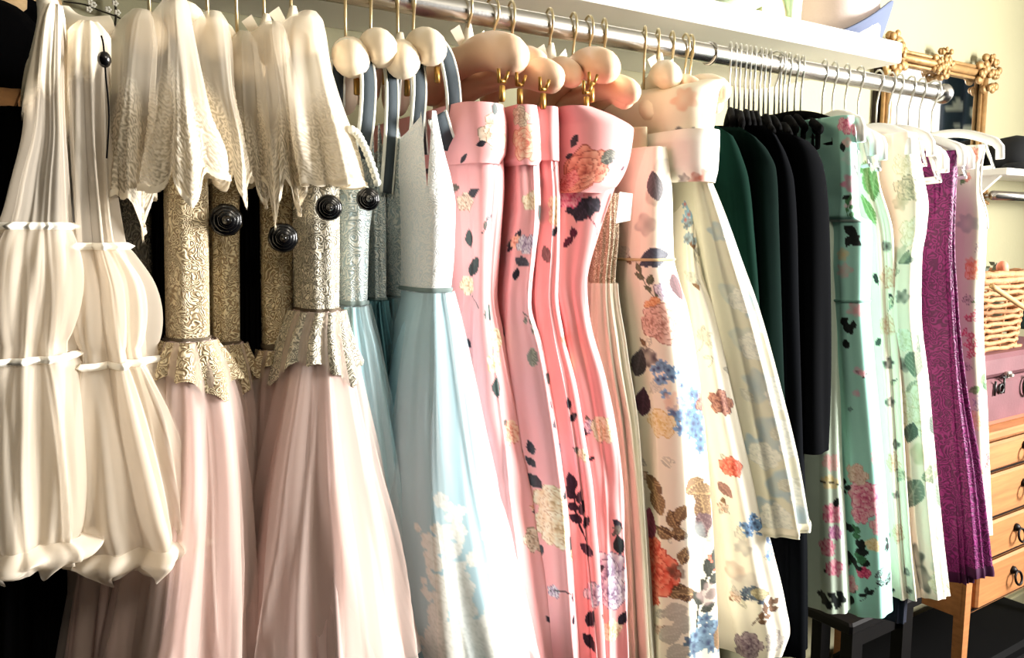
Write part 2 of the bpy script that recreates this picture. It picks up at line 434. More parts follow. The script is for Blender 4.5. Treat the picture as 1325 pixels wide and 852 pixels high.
# ================================================================== the setting
WY = 0.45                       # back wall
M_wall = mat('wall paint', (176, 171, 138), 0.85, bump=0.15, bscale=90, var=0.06, vscale=2)
M_white = mat('white paint', (240, 238, 230), 0.5, bump=0.05, bscale=40)
M_floor = mat('dark floor', (8, 7, 7), 0.8, spec=.1, var=0.3, vscale=5)
struct(MB().box((-1.6, WY, 0), (3.72, WY + .1, 2.75)).build('wall_back', M_wall, smooth=False))
struct(MB().box((-1.6, -4.2, -0.08), (3.72, WY, 0)).build('floor', M_floor, smooth=False))
struct(MB().box((-1.6, -4.2, 2.75), (3.72, WY + .1, 2.83)).build('ceiling', mat('ceiling paint', (150, 146, 134), .9), smooth=False))
RX = 3.6
wr = MB().box((RX, -4.2, 0), (RX + .12, WY, 0.85)).box((RX, -4.2, 2.35), (RX + .12, WY, 2.75))
wr.box((RX, -4.2, .85), (RX + .12, -3.2, 2.35)).box((RX, -.02, .85), (RX + .12, WY, 2.35))
struct(wr.build('wall_right', M_wall, smooth=False))
wf = struct(MB().box((RX - .03, -3.2, .80), (RX + .1, -.02, .86)).box((RX - .01, -3.2, 2.32), (RX + .1, -.02, 2.38)).box((RX - .01, -3.24, .85), (RX + .1, -3.18, 2.35))
     .box((RX - .01, -.05, .85), (RX + .1, 0, 2.35)).box((RX + .01, -2.30, .85), (RX + .08, -2.25, 2.35)).box((RX + .01, -1.37, .85), (RX + .08, -1.32, 2.35)).build('window_1', M_white, smooth=False))
M_sky = emis('bright overcast daylight', (255, 252, 246), 1.1)
for (a, b) in ((-3.18, -2.30), (-2.25, -1.37), (-1.32, -.05)):
    MB().box((RX + .05, a, .86), (RX + .056, b, 2.32)).build('pane', M_sky, wf, smooth=False)
struct(MB().box((-1.6, WY - .018, 0), (RX, WY, .10), .004).build('baseboard_back', M_wall, smooth=False))

# navy dotted curtain by the window (seen in the mirror)
ny, nzc = 90, 120
yy = np.linspace(-.10, .42, ny); zz = np.linspace(2.42, .3, nzc)
P = np.zeros((nzc, ny, 3)); P[..., 1] = yy[None]; P[..., 2] = zz[:, None]; P[..., 0] = 3.53 + .025 * np.sin(yy[None] * 70 + zz[:, None])
colr = np.ones((nzc, ny, 3)) * np.array(lin((38, 58, 78))); g = random.Random(5)
for _ in range(110):
    y0, z0, r0 = g.uniform(-.10, .42), g.uniform(.4, 2.4), g.uniform(.008, .02)
    colr[(P[..., 1] - y0) ** 2 + (P[..., 2] - z0) ** 2 < r0 * r0] = lin((196, 206, 206))
idx = np.arange(nzc * ny).reshape(nzc, ny)
Fq = np.stack([idx[:-1, :-1], idx[1:, :-1], idx[1:, 1:], idx[:-1, 1:]], -1).reshape(-1, 4)
cu = link('curtain', P, Fq, mat('curtain cloth', (40, 60, 80), .8, attr=True), None, True, colr.reshape(-1, 3))
tag(cu, 'navy curtain with pale spots beside the bright window', 'curtain')
so = cu.modifiers.new('thick', 'SOLIDIFY'); so.thickness = .003

# ------------------------------------------------------------------ shelf and rail
MB().box((-1.5, .05, 1.915), (1.76, WY, 1.961), .003).build('wall_shelf', M_white, smooth=False)
tag(bpy.data.objects['wall_shelf'], 'long thick white wall shelf above the chrome rail', 'shelf')
M_chrome = mat('brushed steel', (188, 186, 182), 0.26, metal=1.0, bump=0.05, bscale=300)
rail = thing('clothes_rail', (0, 0, 0), 'silver steel clothes rail running under the white shelf', 'clothes rail')
xs = [-.55] + list(np.linspace(-.4, railX(1218), 20)) + [railX(1222)]
MB().tube([(x, 0, RAILZ) for x in xs], RAILR, 24).build('rail_tube', M_chrome, rail)
MB().tube([(.018, .02, 0), (.018, .02, 1.91)], .0125, 20).build('upright_post', M_chrome, rail)
MB().lathe([(.022, 0), (.022, .006), (.019, .01), (.019, .03)], (railX(1222), 0, RAILZ), (-1, 0, 0), 20).build('end_flange', M_chrome, rail)
bk = MB()
bk.tube([(railX(918), .0175 * math.cos(t), RAILZ + .0175 * math.sin(t)) for t in np.linspace(0, 6.28, 20)], .003, 8)
bk.build('bracket', M_chrome, rail)

# ------------------------------------------------------------------ things on the shelf
SZ = 1.961
def on_shelf(px, py, Y): return atY(px, py, Y)
a = atY(872, 0, .10); b = atY(909, 10, .10)
o = MB().box((a[0] - .03, .10, SZ), (b[0], .30, SZ + .075), .004).box((a[0] - .034, .096, SZ + .055), (b[0] + .004, .304, SZ + .078), .003).build('lidded_box', mat('brown card', (116, 78, 66), .7, var=.2, vscale=20), smooth=False)
tag(o, 'small brown lidded box at the left on the white shelf', 'box')
M_mint = mat('mint leather', (205, 226, 196), .4); M_cream = mat('cream paper', (243, 232, 200), .6)
def shoe(x, y, ang, label):
    t = thing('court_shoe', (x, y, SZ), label, 'shoe', 'shoes on the white shelf')
    ca, sa = math.cos(ang), math.sin(ang)
    def w(u, v, z): return (x + u * ca - v * sa, y + u * sa + v * ca, SZ + z)
    # body rings from toe to heel
    prof = [(0, .006, .012, .002), (.02, .026, .03, .004), (.06, .037, .04, .006), (.11, .034, .045, .014), (.16, .027, .055, .038), (.21, .028, .075, .058), (.235, .018, .08, .066)]
    V = []; Fc = []; n = 12
    for (u, hw, top, bot) in prof:
        for k in range(n):
            th = 2 * math.pi * k / n; c, s_ = math.cos(th), math.sin(th)
            V.append(w(u, hw * c, bot + (top - bot) * (0.5 + 0.5 * s_)))
    for i in range(len(prof) - 1):
        for k in range(n): Fc.append((i * n + k, i * n + (k + 1) % n, (i + 1) * n + (k + 1) % n, (i + 1) * n + k))
    Fc.append(tuple(range(n))); Fc.append(tuple(range((len(prof) - 1) * n, len(prof) * n)))
    link('upper', V, Fc, M_mint, t)
    MB().tube([w(.215, 0, .06), w(.22, 0, .03), w(.222, 0, 0)], [.018, .009, .007], 10).build('heel', M_mint, t)
a = atY(925, 8, .12); shoe(a[0] - .02, .13, -.15, 'pale mint court shoe beside the brown box on the shelf')
a = atY(955, 12, .12); shoe(a[0] - .02, .33, -.05, 'pale mint court shoe beside the cream paper bag on the shelf')
a = atY(1003, 20, .12)
bag = thing('paper_bag', (a[0], .2, SZ), 'cream paper bag next to the pale pink hat on the shelf', 'bag')
x0, x1 = a[0] - .06, a[0] + .055
V = [(x0, .10, SZ), (x1, .10, SZ), (x1, .22, SZ), (x0, .22, SZ), (x0 - .01, .11, SZ + .16), (x1 + .012, .10, SZ + .15), (x1 + .005, .2, SZ + .17), (x0, .2, SZ + .18)]
MB().add(V, [(3, 2, 1, 0), (0, 1, 5, 4), (1, 2, 6, 5), (2, 3, 7, 6), (3, 0, 4, 7)]).build('bag_body', M_cream, bag, smooth=False)
MB().tube(smoothpath([(x0 + .02, .105, SZ + .16), (x0 + .04, .10, SZ + .20), (x1 - .04, .10, SZ + .20), (x1 - .02, .10, SZ + .155)], 6), .0025, 6).build('handle', mat('tan cord', (190, 160, 120), .8), bag)
# hat with turned-up brim
M_pinkfelt = mat('pale pink felt', (244, 226, 224), .85, bump=.1, bscale=200); M_greyfelt = mat('blue grey lining', (90, 100, 126), .85)
hc = atY(1085, 20, .22); hx = hc[0]
hat = thing('wide_brim_hat', (hx, .24, SZ), 'pale pink hat with blue grey turned-up brim on the shelf end', 'hat')
MB().lathe([(.105, .0), (.108, .05), (.1, .13), (.085, .165), (.05, .18), (.0, .183)], (hx - .04, .21, SZ + .01), n=28).build('crown', M_pinkfelt, hat)
n, mr = 64, 8; V = []; Fc = []
for j in range(mr):
    for k in range(n):
        th = 2 * math.pi * k / n; f = j / (mr - 1); r = .10 + .085 * f
        up = max(0, math.cos(th + .85)) ** 1.3; z = .006 + .11 * up * f ** 1.2; r -= .05 * up * f
        V.append((hx - .02 + r * 1.1 * math.cos(th), .21 + r * .8 * math.sin(th), SZ + z))
for j in range(mr - 1):
    for k in range(n): Fc.append((j * n + k, j * n + (k + 1) % n, (j + 1) * n + (k + 1) % n, (j + 1) * n + k))
br = link('brim', V, Fc, M_greyfelt, hat); sm = br.modifiers.new('thick', 'SOLIDIFY'); sm.thickness = .004

# ------------------------------------------------------------------ gilt mirror on the wall
M_gilt = mat('old gilt', (190, 150, 98), .5, metal=.35, bump=.5, bscale=90, var=.35, vscale=40)
M_glass = mat('mirror glass', (235, 238, 240), .03, metal=1.0)
mxl = atY(1160, 60, WY - .05)[0] ; mxr = atY(1283, 95, WY - .05)[0]; mzt = atY(1283, 95, WY - .05)[2]; mzb = mzt - 1.18
mir = thing('wall_mirror', ((mxl + mxr) / 2, WY, mzb), 'tall gilt framed mirror with carved roses on the back wall', 'mirror')
MB().box((mxl, WY - .02, mzb), (mxr, WY - .012, mzt)).build('mirror_glass', M_glass, mir, smooth=False)
MB().box((mxl - .03, WY - .012, mzb - .03), (mxr + .03, WY - .001, mzt + .03)).build('backing', mat('dark board', (50, 40, 34), .8), mir, smooth=False)
def fbar(p, q):
    p = np.array(p); q = np.array(q)
    m = MB().tube([p, (p + q) / 2, q], .013, 10, squash=.9)
    d = (q - p) / np.linalg.norm(q - p); side = np.cross(d, [0, 1, 0])
    m.tube([p + side * .018, q + side * .018], .006, 8); m.tube([p - side * .018, q - side * .018], .005, 8)
    m.build('frame_rail', M_gilt, mir)
yf = WY - .028
for p, q in (((mxl, yf, mzt), (mxr, yf, mzt)), ((mxl, yf, mzb), (mxr, yf, mzb)), ((mxl, yf, mzb), (mxl, yf, mzt)), ((mxr, yf, mzb), (mxr, yf, mzt))): fbar(p, q)
def carved(c, R, name, seed):
    g = random.Random(seed); m = MB()
    for k in range(34):
        a = g.uniform(0, 6.28); r = R * math.sqrt(g.random()); m.ball((c[0] + r * math.cos(a), c[1] - .012 - g.uniform(0, .012), c[2] + r * math.sin(a)), R * g.uniform(.14, .26), 8, (1, .6, 1))
    for k in range(7):
        a = k * .9; m.ball((c[0] + R * .9 * math.cos(a), c[1] - .008, c[2] + R * .9 * math.sin(a)), R * .36, 8, (1, .5, .7))
    m.build(name, M_gilt, mir)
for i, c in enumerate(((mxl, yf, mzt), (mxr, yf, mzt), (mxl, yf, mzb), (mxr, yf, mzb))): carved(c, .058, 'corner_carving', i)
carved(((mxl + mxr) / 2, yf, mzt), .045, 'rail_carving', 9); carved((mxr, yf, atY(1282, 262, yf)[2]), .042, 'rail_carving', 10); carved((mxl, yf, mzb + .6), .042, 'rail_carving', 11)

# ------------------------------------------------------------------ chest of drawers, suitcase, basket
M_pine = mat('orange pine', (180, 120, 72), .55, var=.35, vscale=5, stretch=(1.2, 6, 16), bump=.1, bscale=8)
CY = .03
cl = atY(1249, 790, CY)[0]; ctop = atY(1300, 553, CY)[2]; cbot = atY(1290, 782, CY)[2]; cr = cl + .78
ch = thing('chest_of_drawers', (cl + .39, .23, 0), 'orange pine chest of drawers with iron ring pulls under the suitcase', 'chest of drawers')
MB().box((cl, CY + .012, cbot), (cr, .43, ctop - .02)).build('carcass', M_pine, ch, smooth=False)
MB().box((cl - .015, CY - .015, ctop - .022), (cr + .015, .435, ctop), .004).build('top_board', M_pine, ch, smooth=False)
for x in (cl, cr - .035):
    for y in (CY, .39):
        v = [(x, y, cbot + .42), (x + .035, y, cbot + .42), (x + .035, y + .035, cbot + .42), (x, y + .035, cbot + .42),
             (x + .004, y + .004, 0), (x + .027, y + .004, 0), (x + .027, y + .027, 0), (x + .004, y + .027, 0)]
        v = [(a_, b_, c_ if c_ == 0 else min(c_, ctop - .022)) for a_, b_, c_ in v]
        MB().add(v, [(0, 1, 2, 3), (7, 6, 5, 4), (0, 4, 5, 1), (1, 5, 6, 2), (2, 6, 7, 3), (3, 7, 4, 0)]).build('leg', M_pine, ch, smooth=False)
M_iron = mat('dark iron', (34, 30, 30), .45, metal=.7)
def edgez(py, px=1300): return atY(px, py, CY)[2]
zs = [ctop - .028, edgez(606), edgez(665), edgez(716), cbot + .012]
pulls = [(1318, 617), (1316, 676), (1306, 738)]
for i in range(4):
    z1, z0 = zs[i] - .006, zs[i + 1] + .006
    dr = MB().box((cl + .045, CY - .008, z0), (cr - .045, CY + .012, z1), .006).build('drawer', M_pine, ch, smooth=False)
    MB().box((cl + .035, CY + .006, z0 - .011), (cr - .035, CY + .014, z0 - .006)).build('drawer_rail', M_iron, ch, smooth=False)
    zc = (z0 + z1) / 2
    for fx in ((atY(pulls[min(i, 2)][0], pulls[min(i, 2)][1], CY)[0], cr - .16)):
        zz_ = zc + .012
        m = MB().lathe([(.012, 0), (.011, .006), (.006, .012)], (fx, CY - .008, zz_), (0, -1, 0), 12)
        m.tube([(fx + .018 * math.sin(t), CY - .022 - .004 * (1 - math.cos(t)), zz_ - .018 + .018 * math.cos(t)) for t in np.linspace(0, 6.283, 18)], .0035, 8)
        m.build('ring_pull', M_iron, dr)
# suitcase
M_case = mat('dusty pink leatherette', (112, 70, 76), .55, var=.2, vscale=14, bump=.1, bscale=120)
sx = cl + .05; stop = atY(1300, 458, CY + .03)[2]
case = thing('suitcase', (sx + .28, .2, ctop), 'dusty pink vintage suitcase lying on the pine chest', 'suitcase')
seam = ctop + (stop - ctop) * .66
MB().box((sx, CY + .03, ctop), (sx + .58, .40, seam - .002), .012).build('case_body', M_case, case, smooth=False)
MB().box((sx, CY + .03, seam + .002), (sx + .58, .40, stop), .012).build('case_lid', M_case, case, smooth=False)
MB().box((sx - .001, CY + .029, ctop + .002), (sx + .581, .401, ctop + .012)).build('edge_binding', mat('tan binding', (150, 84, 60), .6), case, smooth=False)
lx, _, lz = atY(1305, 486, CY + .026)
la = MB().box((lx - .012, CY + .022, lz - .008), (lx + .012, CY + .034, lz + .012), .002).box((lx - .008, CY + .014, lz - .004), (lx + .008, CY + .024, lz + .006), .002)
la.build('latch', mat('nickel', (210, 205, 198), .25, metal=.9), case, smooth=False)
# raised black letter and ring on the case front
def tx(px, py): p = atY(px, py, CY + .027); return p
m = MB(); p = tx(1296, 502)
m.tube([(p[0] - .004 + .012 * math.cos(t), CY + .026, p[2] - .002 + .012 * math.sin(t)) for t in np.linspace(0, 6.283, 16)], .0032, 6)
m.tube([(p[0] + .011, CY + .026, p[2] - .016), (p[0] + .010, CY + .026, p[2] + .034)], .0032, 6)
m.tube([(p[0] - .004, CY + .026, p[2] + .030), (p[0] + .020, CY + .026, p[2] + .026)], .0028, 6)
m.build('lettering', mat('black enamel', (22, 20, 22), .4), case)
m = MB(); p = tx(1287, 505); m.tube([(p[0], CY + .026, p[2] - .016), (p[0] + .001, CY + .026, p[2] + .024)], .0032, 6); m.build('lettering', MATS['black enamel'], case)
p = tx(1327, 499)
MB().tube([(p[0] + .022 * math.cos(t), CY + .022, p[2] + .028 * math.sin(t)) for t in np.linspace(0, 6.283, 20)], .004, 8).build('handle_ring', MATS['black enamel'], case)
# wicker basket
M_wick = mat('wicker', (196, 140, 96), .7, var=.4, vscale=60, bump=.6, bscale=160)
bt = atY(1300, 352, CY + .08)[2]; bx = sx + .17; by = .21; bw, bd = .17, .13
bas = thing('wicker_basket', (bx, by, stop), 'open wicker basket of dried flowers standing on the pink suitcase', 'basket')
def loop(w_, d_, z, n=36, wob=0, ph=0):
    return [(bx + w_ * math.copysign(abs(math.cos(t)) ** .45, math.cos(t)), by + d_ * math.copysign(abs(math.sin(t)) ** .45, math.sin(t)), z + wob * math.sin(18 * t + ph)) for t in np.linspace(0, 2 * math.pi, n)]
hb = bt - stop
for k in range(13):
    f = k / 12
    if k == 12 or k < 3 or True:
        w_ = bw * (.86 + .14 * f); d_ = bd * (.86 + .14 * f)
        MB().tube(loop(w_, d_, stop + .008 + (hb - .012) * f, 60, .0025, k * math.pi), .0065 if k < 11 else .010, 6, caps=False).build('woven_strand', M_wick, bas)
for k in range(20):
    t = 2 * math.pi * k / 20
    cx, sy = math.copysign(abs(math.cos(t)) ** .45, math.cos(t)), math.copysign(abs(math.sin(t)) ** .45, math.sin(t))
    MB().tube([(bx + bw * .86 * cx, by + bd * .86 * sy, stop + .004), (bx + bw * cx, by + bd * sy, bt)], .004, 6).build('stake', M_wick, bas)
MB().box((bx - bw * .84, by - bd * .84, stop + .001), (bx + bw * .84, by + bd * .84, stop + .008)).build('basket_base', M_wick, bas, smooth=False)
hp = [atY(1283, 370, .02), atY(1305, 385, .02), atY(1330, 400, .02)]
MB().tube(smoothpath(hp + [hp[-1] + np.array([.1, .02, .01])], 5), .007, 8).build('basket_handle', mat('bare stick', (176, 140, 96), .7), bas)
fl = thing('dried_flowers', (bx, by, stop + .02), 'dried leaves and a coral bud heaped in the wicker basket', 'flowers')
g = random.Random(8); m = MB()
for k in range(70):
    c = np.array([bx + g.uniform(-.12, .12), by + g.uniform(-.09, .09), bt + g.uniform(-.06, .025)]); d1 = np.array([g.uniform(-1, 1), g.uniform(-1, 1), g.uniform(.0, 1)]); d1 /= np.linalg.norm(d1)
    d2 = np.cross(d1, [g.uniform(-1, 1), g.uniform(-1, 1), .3]); d2 /= np.linalg.norm(d2); L_ = g.uniform(.02, .04)
    m.add([c, c + d1 * L_ * .5 + d2 * L_ * .3, c + d1 * L_, c + d1 * L_ * .5 - d2 * L_ * .3], [(0, 1, 2, 3)])
m.build('leaf_heap', mat('grey green leaves', (118, 128, 112), .8, var=.4, vscale=50), fl)
c = atY(1297, 346, .12); MB().ball((c[0], c[1], c[2]), .016, 12, (1, 1, 1.15)).ball((c[0] + .012, c[1], c[2] - .01), .012, 10).build('coral_bud', mat('coral', (232, 140, 112), .6), fl)
# dark bottle-green cone behind the basket, shelf and black cap on the far right
q0 = atY(1326, 360, .33)
tag(MB().lathe([(.09, 0), (.088, .01), (.06, .10), (.02, .2), (.014, .215), (.0, .22)], (q0[0] + .06, .33, stop), n=24).build('lamp_shade', mat('dark teal card', (22, 54, 56), .7)), 'dark teal cone shade standing behind the wicker basket', 'lamp shade')
p0 = atY(1303, 226, WY - .16); p1 = atY(1290, 250, WY - .08)
sh2 = thing('small_wall_shelf', (p0[0] + .2, WY, p0[2]), 'small white wall shelf right of the gilt mirror', 'shelf')
MB().box((p0[0], WY - .16, p0[2]), (3.55, WY, p0[2] + .022), .002).build('board', M_white, sh2, smooth=False)
MB().add([(p0[0] + .02, WY, p0[2]), (p0[0] + .02, WY - .13, p0[2]), (p0[0] + .02, WY, p0[2] - .12), (p0[0] + .036, WY, p0[2]), (p0[0] + .036, WY - .13, p0[2]), (p0[0] + .036, WY, p0[2] - .12)], [(0, 1, 2), (5, 4, 3), (0, 3, 4, 1), (1, 4, 5, 2), (2, 5, 3, 0)]).build('bracket', M_white, sh2, smooth=False)
p2 = atY(1308, 190, WY - .12)
cap = thing('peaked_hat', (p2[0] + .06, WY - .1, p0[2] + .022), 'black peaked cap resting on the small white wall shelf', 'cap')
MB().lathe([(.085, 0), (.095, .03), (.088, .07), (.06, .105), (.0, .118)], (p2[0] + .085, WY - .095, p0[2] + .023), n=20).build('crown', mat('black cloth', (24, 26, 30), .8), cap)
MB().tube([(p2[0] + .03, WY - .13, p0[2] + .03), (p2[0] - .02, WY - .16, p0[2] + .035), (p2[0] - .04, WY - .17, p0[2] + .025)], [.05, .045, .02], 12, squash=.18).build('peak', MATS['black cloth'], cap)
q = atY(1285, 253, WY - .09)
r2 = thing('short_rail', (q[0] + .3, WY - .09, q[2]), 'short grey rail fixed to the wall under the small shelf', 'rail')
MB().tube([(q[0], WY - .09, q[2]), (3.56, WY - .09, q[2])], .016, 16).build('rail_tube', M_chrome, r2)
MB().tube([(q[0] + .03, WY - .09, q[2]), (q[0] + .03, WY, q[2])], .008, 10).build('bracket', M_chrome, r2)

# ------------------------------------------------------------------ dark stool under the dresses
M_dark = mat('dark stained wood', (9, 7, 7), .6, var=.3, vscale=12, spec=.15)
SY = .10
l1 = atY(1102, 830, SY); l2 = atY(1161, 820, SY); st = atY(1130, 800, SY)[2]
stl = thing('wooden_stool', ((l1[0] + l2[0]) / 2, .22, 0), 'dark wooden stool standing below the mint dress', 'stool')
for x in (l1[0], l2[0] + .02):
    for y in (SY, SY + .24):
        MB().box((x - .022, y - .016, 0), (x + .022, y + .016, st)).build('leg', M_dark, stl, smooth=False)
MB().box((l1[0] - .05, SY - .03, st), (l2[0] + .06, SY + .28, st + .03), .006).build('seat', M_dark, stl, smooth=False)
MB().box((l1[0], SY + .0, st - .06), (l2[0], SY + .016, st - .002)).build('apron', M_dark, stl, smooth=False)
MB().box((l1[0], SY + .225, .18), (l2[0], SY + .24, .21)).build('stretcher', M_dark, stl, smooth=False)
tr = atY(1185, 806, .25)
tk = thing('filler_trunk', (tr[0] + .15, .3, 0), 'low black trunk on the floor behind the stool', 'trunk')
MB().box((tr[0] - .22, .09, 0), (tr[0] + .62, .38, .22), .01).build('trunk_body', mat('black leather', (6, 6, 7), .7, var=.3, spec=.1), tk, smooth=False)  # added trunk, stretched to keep the space under the chest black
MB().box((tr[0] - .225, .085, .222), (tr[0] + .625, .384, .27), .012).build('trunk_lid', MATS['black leather'], tk, smooth=False)

# ------------------------------------------------------------------ hats, crate and blossom twig at the far left
M_blk = mat('black felt', (4, 4, 5), .95, spec=.05)
h = atY(14, 70, .33)
bh = thing('bowler_hat', tuple(h), 'black felt hat hanging at the far left behind the post', 'hat')
MB().lathe([(.062, -.0), (.066, .03), (.06, .06), (.04, .08), (.0, .087)], (h[0] - .02, .36, h[2]), (0, -1, .15), 24).build('crown', M_blk, bh)
MB().lathe([(.060, .004), (.085, .002), (.098, .012), (.099, .016), (.085, .008), (.060, .010)], (h[0] - .02, .36, h[2]), (0, -1, .15), 28).build('brim', M_blk, bh)
h = atY(6, 14, .38)
sh_ = thing('straw_hat', tuple(h), 'pale straw hat hanging above the black hat at the top left', 'hat')
M_straw = mat('straw', (222, 186, 136), .8, bump=.5, bscale=180, var=.3, vscale=70)
MB().lathe([(.055, 0), (.055, .04), (.04, .06), (0, .063)], (h[0] - .01, .42, h[2] + .02), (0, -1, .1), 22).build('crown', M_straw, sh_)
MB().lathe([(.05, .0), (.075, -.002), (.088, .003), (.088, .006), (.05, .004)], (h[0] - .01, .42, h[2] + .02), (0, -1, .1), 26).build('brim', M_straw, sh_)
c0 = atY(16, 112, .26)
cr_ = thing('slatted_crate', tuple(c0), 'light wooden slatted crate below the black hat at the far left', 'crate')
M_slat = mat('raw slat wood', (206, 150, 98), .7, var=.3, vscale=20)
for k in range(4):
    x = c0[0] - .11 + k * .038
    MB().add([(x, .24, c0[2] - .022), (x + .033, .24, c0[2] - .028), (x + .055, .36, c0[2] + .03), (x + .022, .36, c0[2] + .035),
              (x, .24, c0[2] - .030), (x + .033, .24, c0[2] - .036), (x + .055, .36, c0[2] + .022), (x + .022, .36, c0[2] + .027)],
             [(0, 1, 2, 3), (7, 6, 5, 4), (0, 4, 5, 1), (1, 5, 6, 2), (2, 6, 7, 3), (3, 7, 4, 0)]).build('slat', M_slat, cr_, smooth=False)
MB().box((c0[0] - .12, .25, c0[2] - .10), (c0[0] + .045, .37, c0[2] - .036)).build('crate_body', mat('shaded crate wood', (40, 30, 24), .8), cr_, smooth=False)  # lower part of the light crate, shade put into its dark colour
tw = thing('blossom_twig', (.1, .44, 1.9), 'dark twig with tiny white blossoms on the olive wall at top left', 'twig')
pts = [atY(82, 2, .435), atY(110, 6, .435), atY(130, 14, .435), atY(152, 22, .435), atY(172, 34, .435)]
m = MB().tube(smoothpath(pts, 5), .0013, 6); m.tube(smoothpath([atY(148, -6, .435), atY(150, 20, .435), atY(147, 45, .435)], 5), .0018, 6)
m.build('stem', mat('twig bark', (38, 34, 24), .9), tw)
for (x, y) in ((117, 3), (121, 6), (115, 12), (149, 4), (152, 16), (140, 12)):
    c = atY(x, y, .43); m = MB()
    for k in range(5): m.ball((c[0] + .003 * math.cos(k * 1.257), c[1], c[2] + .003 * math.sin(k * 1.257)), .0022, 6, (1, .4, 1))
    m.build('blossom', mat('blossom', (240, 236, 220), .7), tw)

# ================================================================== hangers
M_wire = mat('pale brass wire', (206, 190, 150), .3, metal=.8)
M_steelwire = mat('steel wire', (200, 198, 190), .3, metal=.9)
M_padc = mat('cream satin padding', (246, 228, 200), .42, bump=.12, bscale=35, transl=.0)
M_padp = mat('peach satin padding', (245, 208, 176), .36, bump=.12, bscale=35)
M_gold = mat('gold clip', (170, 130, 66), .35, metal=.8)
M_ribbon = mat('ivory ribbon', (248, 238, 216), .5)
M_bhang = mat('black flocked plastic', (5, 5, 6), .9, spec=.08)
M_whang = mat('white plastic', (240, 240, 236), .3)
def hookmesh(X, neck, dirv, m=None):
    """wire hook over the rail in the hanger's own plane; neck = point it comes down to"""
    m = m or MB(); d = np.array([dirv[0], dirv[1]]); d = d / np.linalg.norm(d); R = RAILR + .0052
    pts = []
    for t in np.linspace(R_(205), R_(-62), 16):
        pts.append((X - d[0] * R * math.cos(t) * -1, -d[1] * R * math.cos(t) * -1 , RAILZ + .003 + R * math.sin(t)))
    pts.append((X + d[0] * .004, d[1] * .004, RAILZ - .031)); pts.append((X, 0, RAILZ - .042)); pts.append(tuple(neck))
    return m.tube(pts, .0021, 6)
def hanger(name, X, tip, label, group, kind='pad', pm=None, drop=None, rad=.022, clips=(), bow=False, neckz=None, hook_m=None):
    """tip = world point of the near arm end; the far arm mirrors it"""
    tip = np.array(tip, float); d = tip[:2] - np.array([X, 0.0]); nz_ = neckz if neckz is not None else min(RAILZ - .062, tip[2] + .03)
    neck = np.array([X, 0, nz_])
    t = thing(name, (X, 0, min(tip[2], nz_) - .02), label, 'hanger', group)
    hookmesh(X, neck, d).build('hook', hook_m or M_wire, t)
    far = np.array([X - d[0], -d[1], tip[2]])
    def arm(p, lift=.012):
        return [neck + (p - neck) * f + np.array([0, 0, lift * math.sin(math.pi * f)]) for f in np.linspace(0, 1, 12)]
    A = arm(tip); B = arm(far); path = B[::-1] + A[1:]
    if kind == 'pad':
        n = len(path); rr = []
        for i in range(n):
            f = abs(i - (n - 1) / 2) / ((n - 1) / 2)
            rr.append(rad * (.86 + .22 * math.sin(f * 2.4)) * (1.0 if f < .82 else math.sqrt(max(0.0, 1 - ((f - .82) / .19) ** 2))) + .0008)
        body = MB().tube(path, rr, 18, squash=1.0).build('padded_bar', pm, t)
        for f in (.35,):
            pass
    elif kind == 'flat':
        MB().tube(path, [.0055] * len(path), 10, squash=1.5).build('shoulder_bar', pm, t)
        b0 = far * .92 + neck * .08 - np.array([0, 0, .03]); b1 = tip * .92 + neck * .08 - np.array([0, 0, .03])
        MB().tube([B[-2], b0, b1, A[-2]], .0045, 8).build('trouser_bar', pm, t)
    else:   # tubular white plastic with a hooked tip
        e = (tip - neck); e[2] = 0; e /= np.linalg.norm(e)
        endA = [tip + e * .012 + np.array([0, 0, -.012]), tip + e * .014 + np.array([0, 0, -.035])]
        endB = [far - e * .012 + np.array([0, 0, -.012]), far - e * .014 + np.array([0, 0, -.035])]
        MB().tube(endB[::-1] + path + endA, .0075, 10, squash=1.25).build('shoulder_bar', pm, t)
        MB().tube([B[-3] - np.array([0, 0, .004]), B[-1] - np.array([0, 0, .05]), A[-1] - np.array([0, 0, .05]), A[-3] - np.array([0, 0, .004])], .004, 8).build('trouser_bar', pm, t)
    if bow:
        c = np.array([X, -.004, nz_ + .012 + rad * .4]); m = MB()
        m.tube([c + np.array([0, 0, -.02]), c, c + np.array([.002, 0, .028])], [.010, .012, .004], 10)
        m.add([c + np.array([-.004, -.004, .0]), c + np.array([-.02, -.012, .022]), c + np.array([-.03, -.004, .014]), c + np.array([-.012, 0, -.006])], [(0, 1, 2, 3)])
        m.add([c + np.array([.004, -.004, .0]), c + np.array([.02, -.012, .02]), c + np.array([.03, -.004, .012]), c + np.array([.012, 0, -.006])], [(3, 2, 1, 0)])
        m.build('ribbon_bow', M_ribbon, t)
    for (cx, cy, Y) in clips:
        p = atY(cx, cy, Y); m = MB()
        m.box((p[0] - .0032, p[1] - .004, p[2] - .013), (p[0] + .0032, p[1] + .002, p[2] + .007), .001)
        m.tube([(p[0] - .004, p[1], p[2] + .01), (p[0] - .007, p[1] - .004, p[2] + .026)], .0022, 6)
        m.tube([(p[0] + .004, p[1], p[2] + .01), (p[0] + .008, p[1] - .003, p[2] + .024)], .0022, 6)
        m.tube([(p[0] - .004, p[1], p[2] + .012), (p[0] + .004, p[1], p[2] + .012)], .003, 6)
        m.build('clip', M_gold, t)
    return t

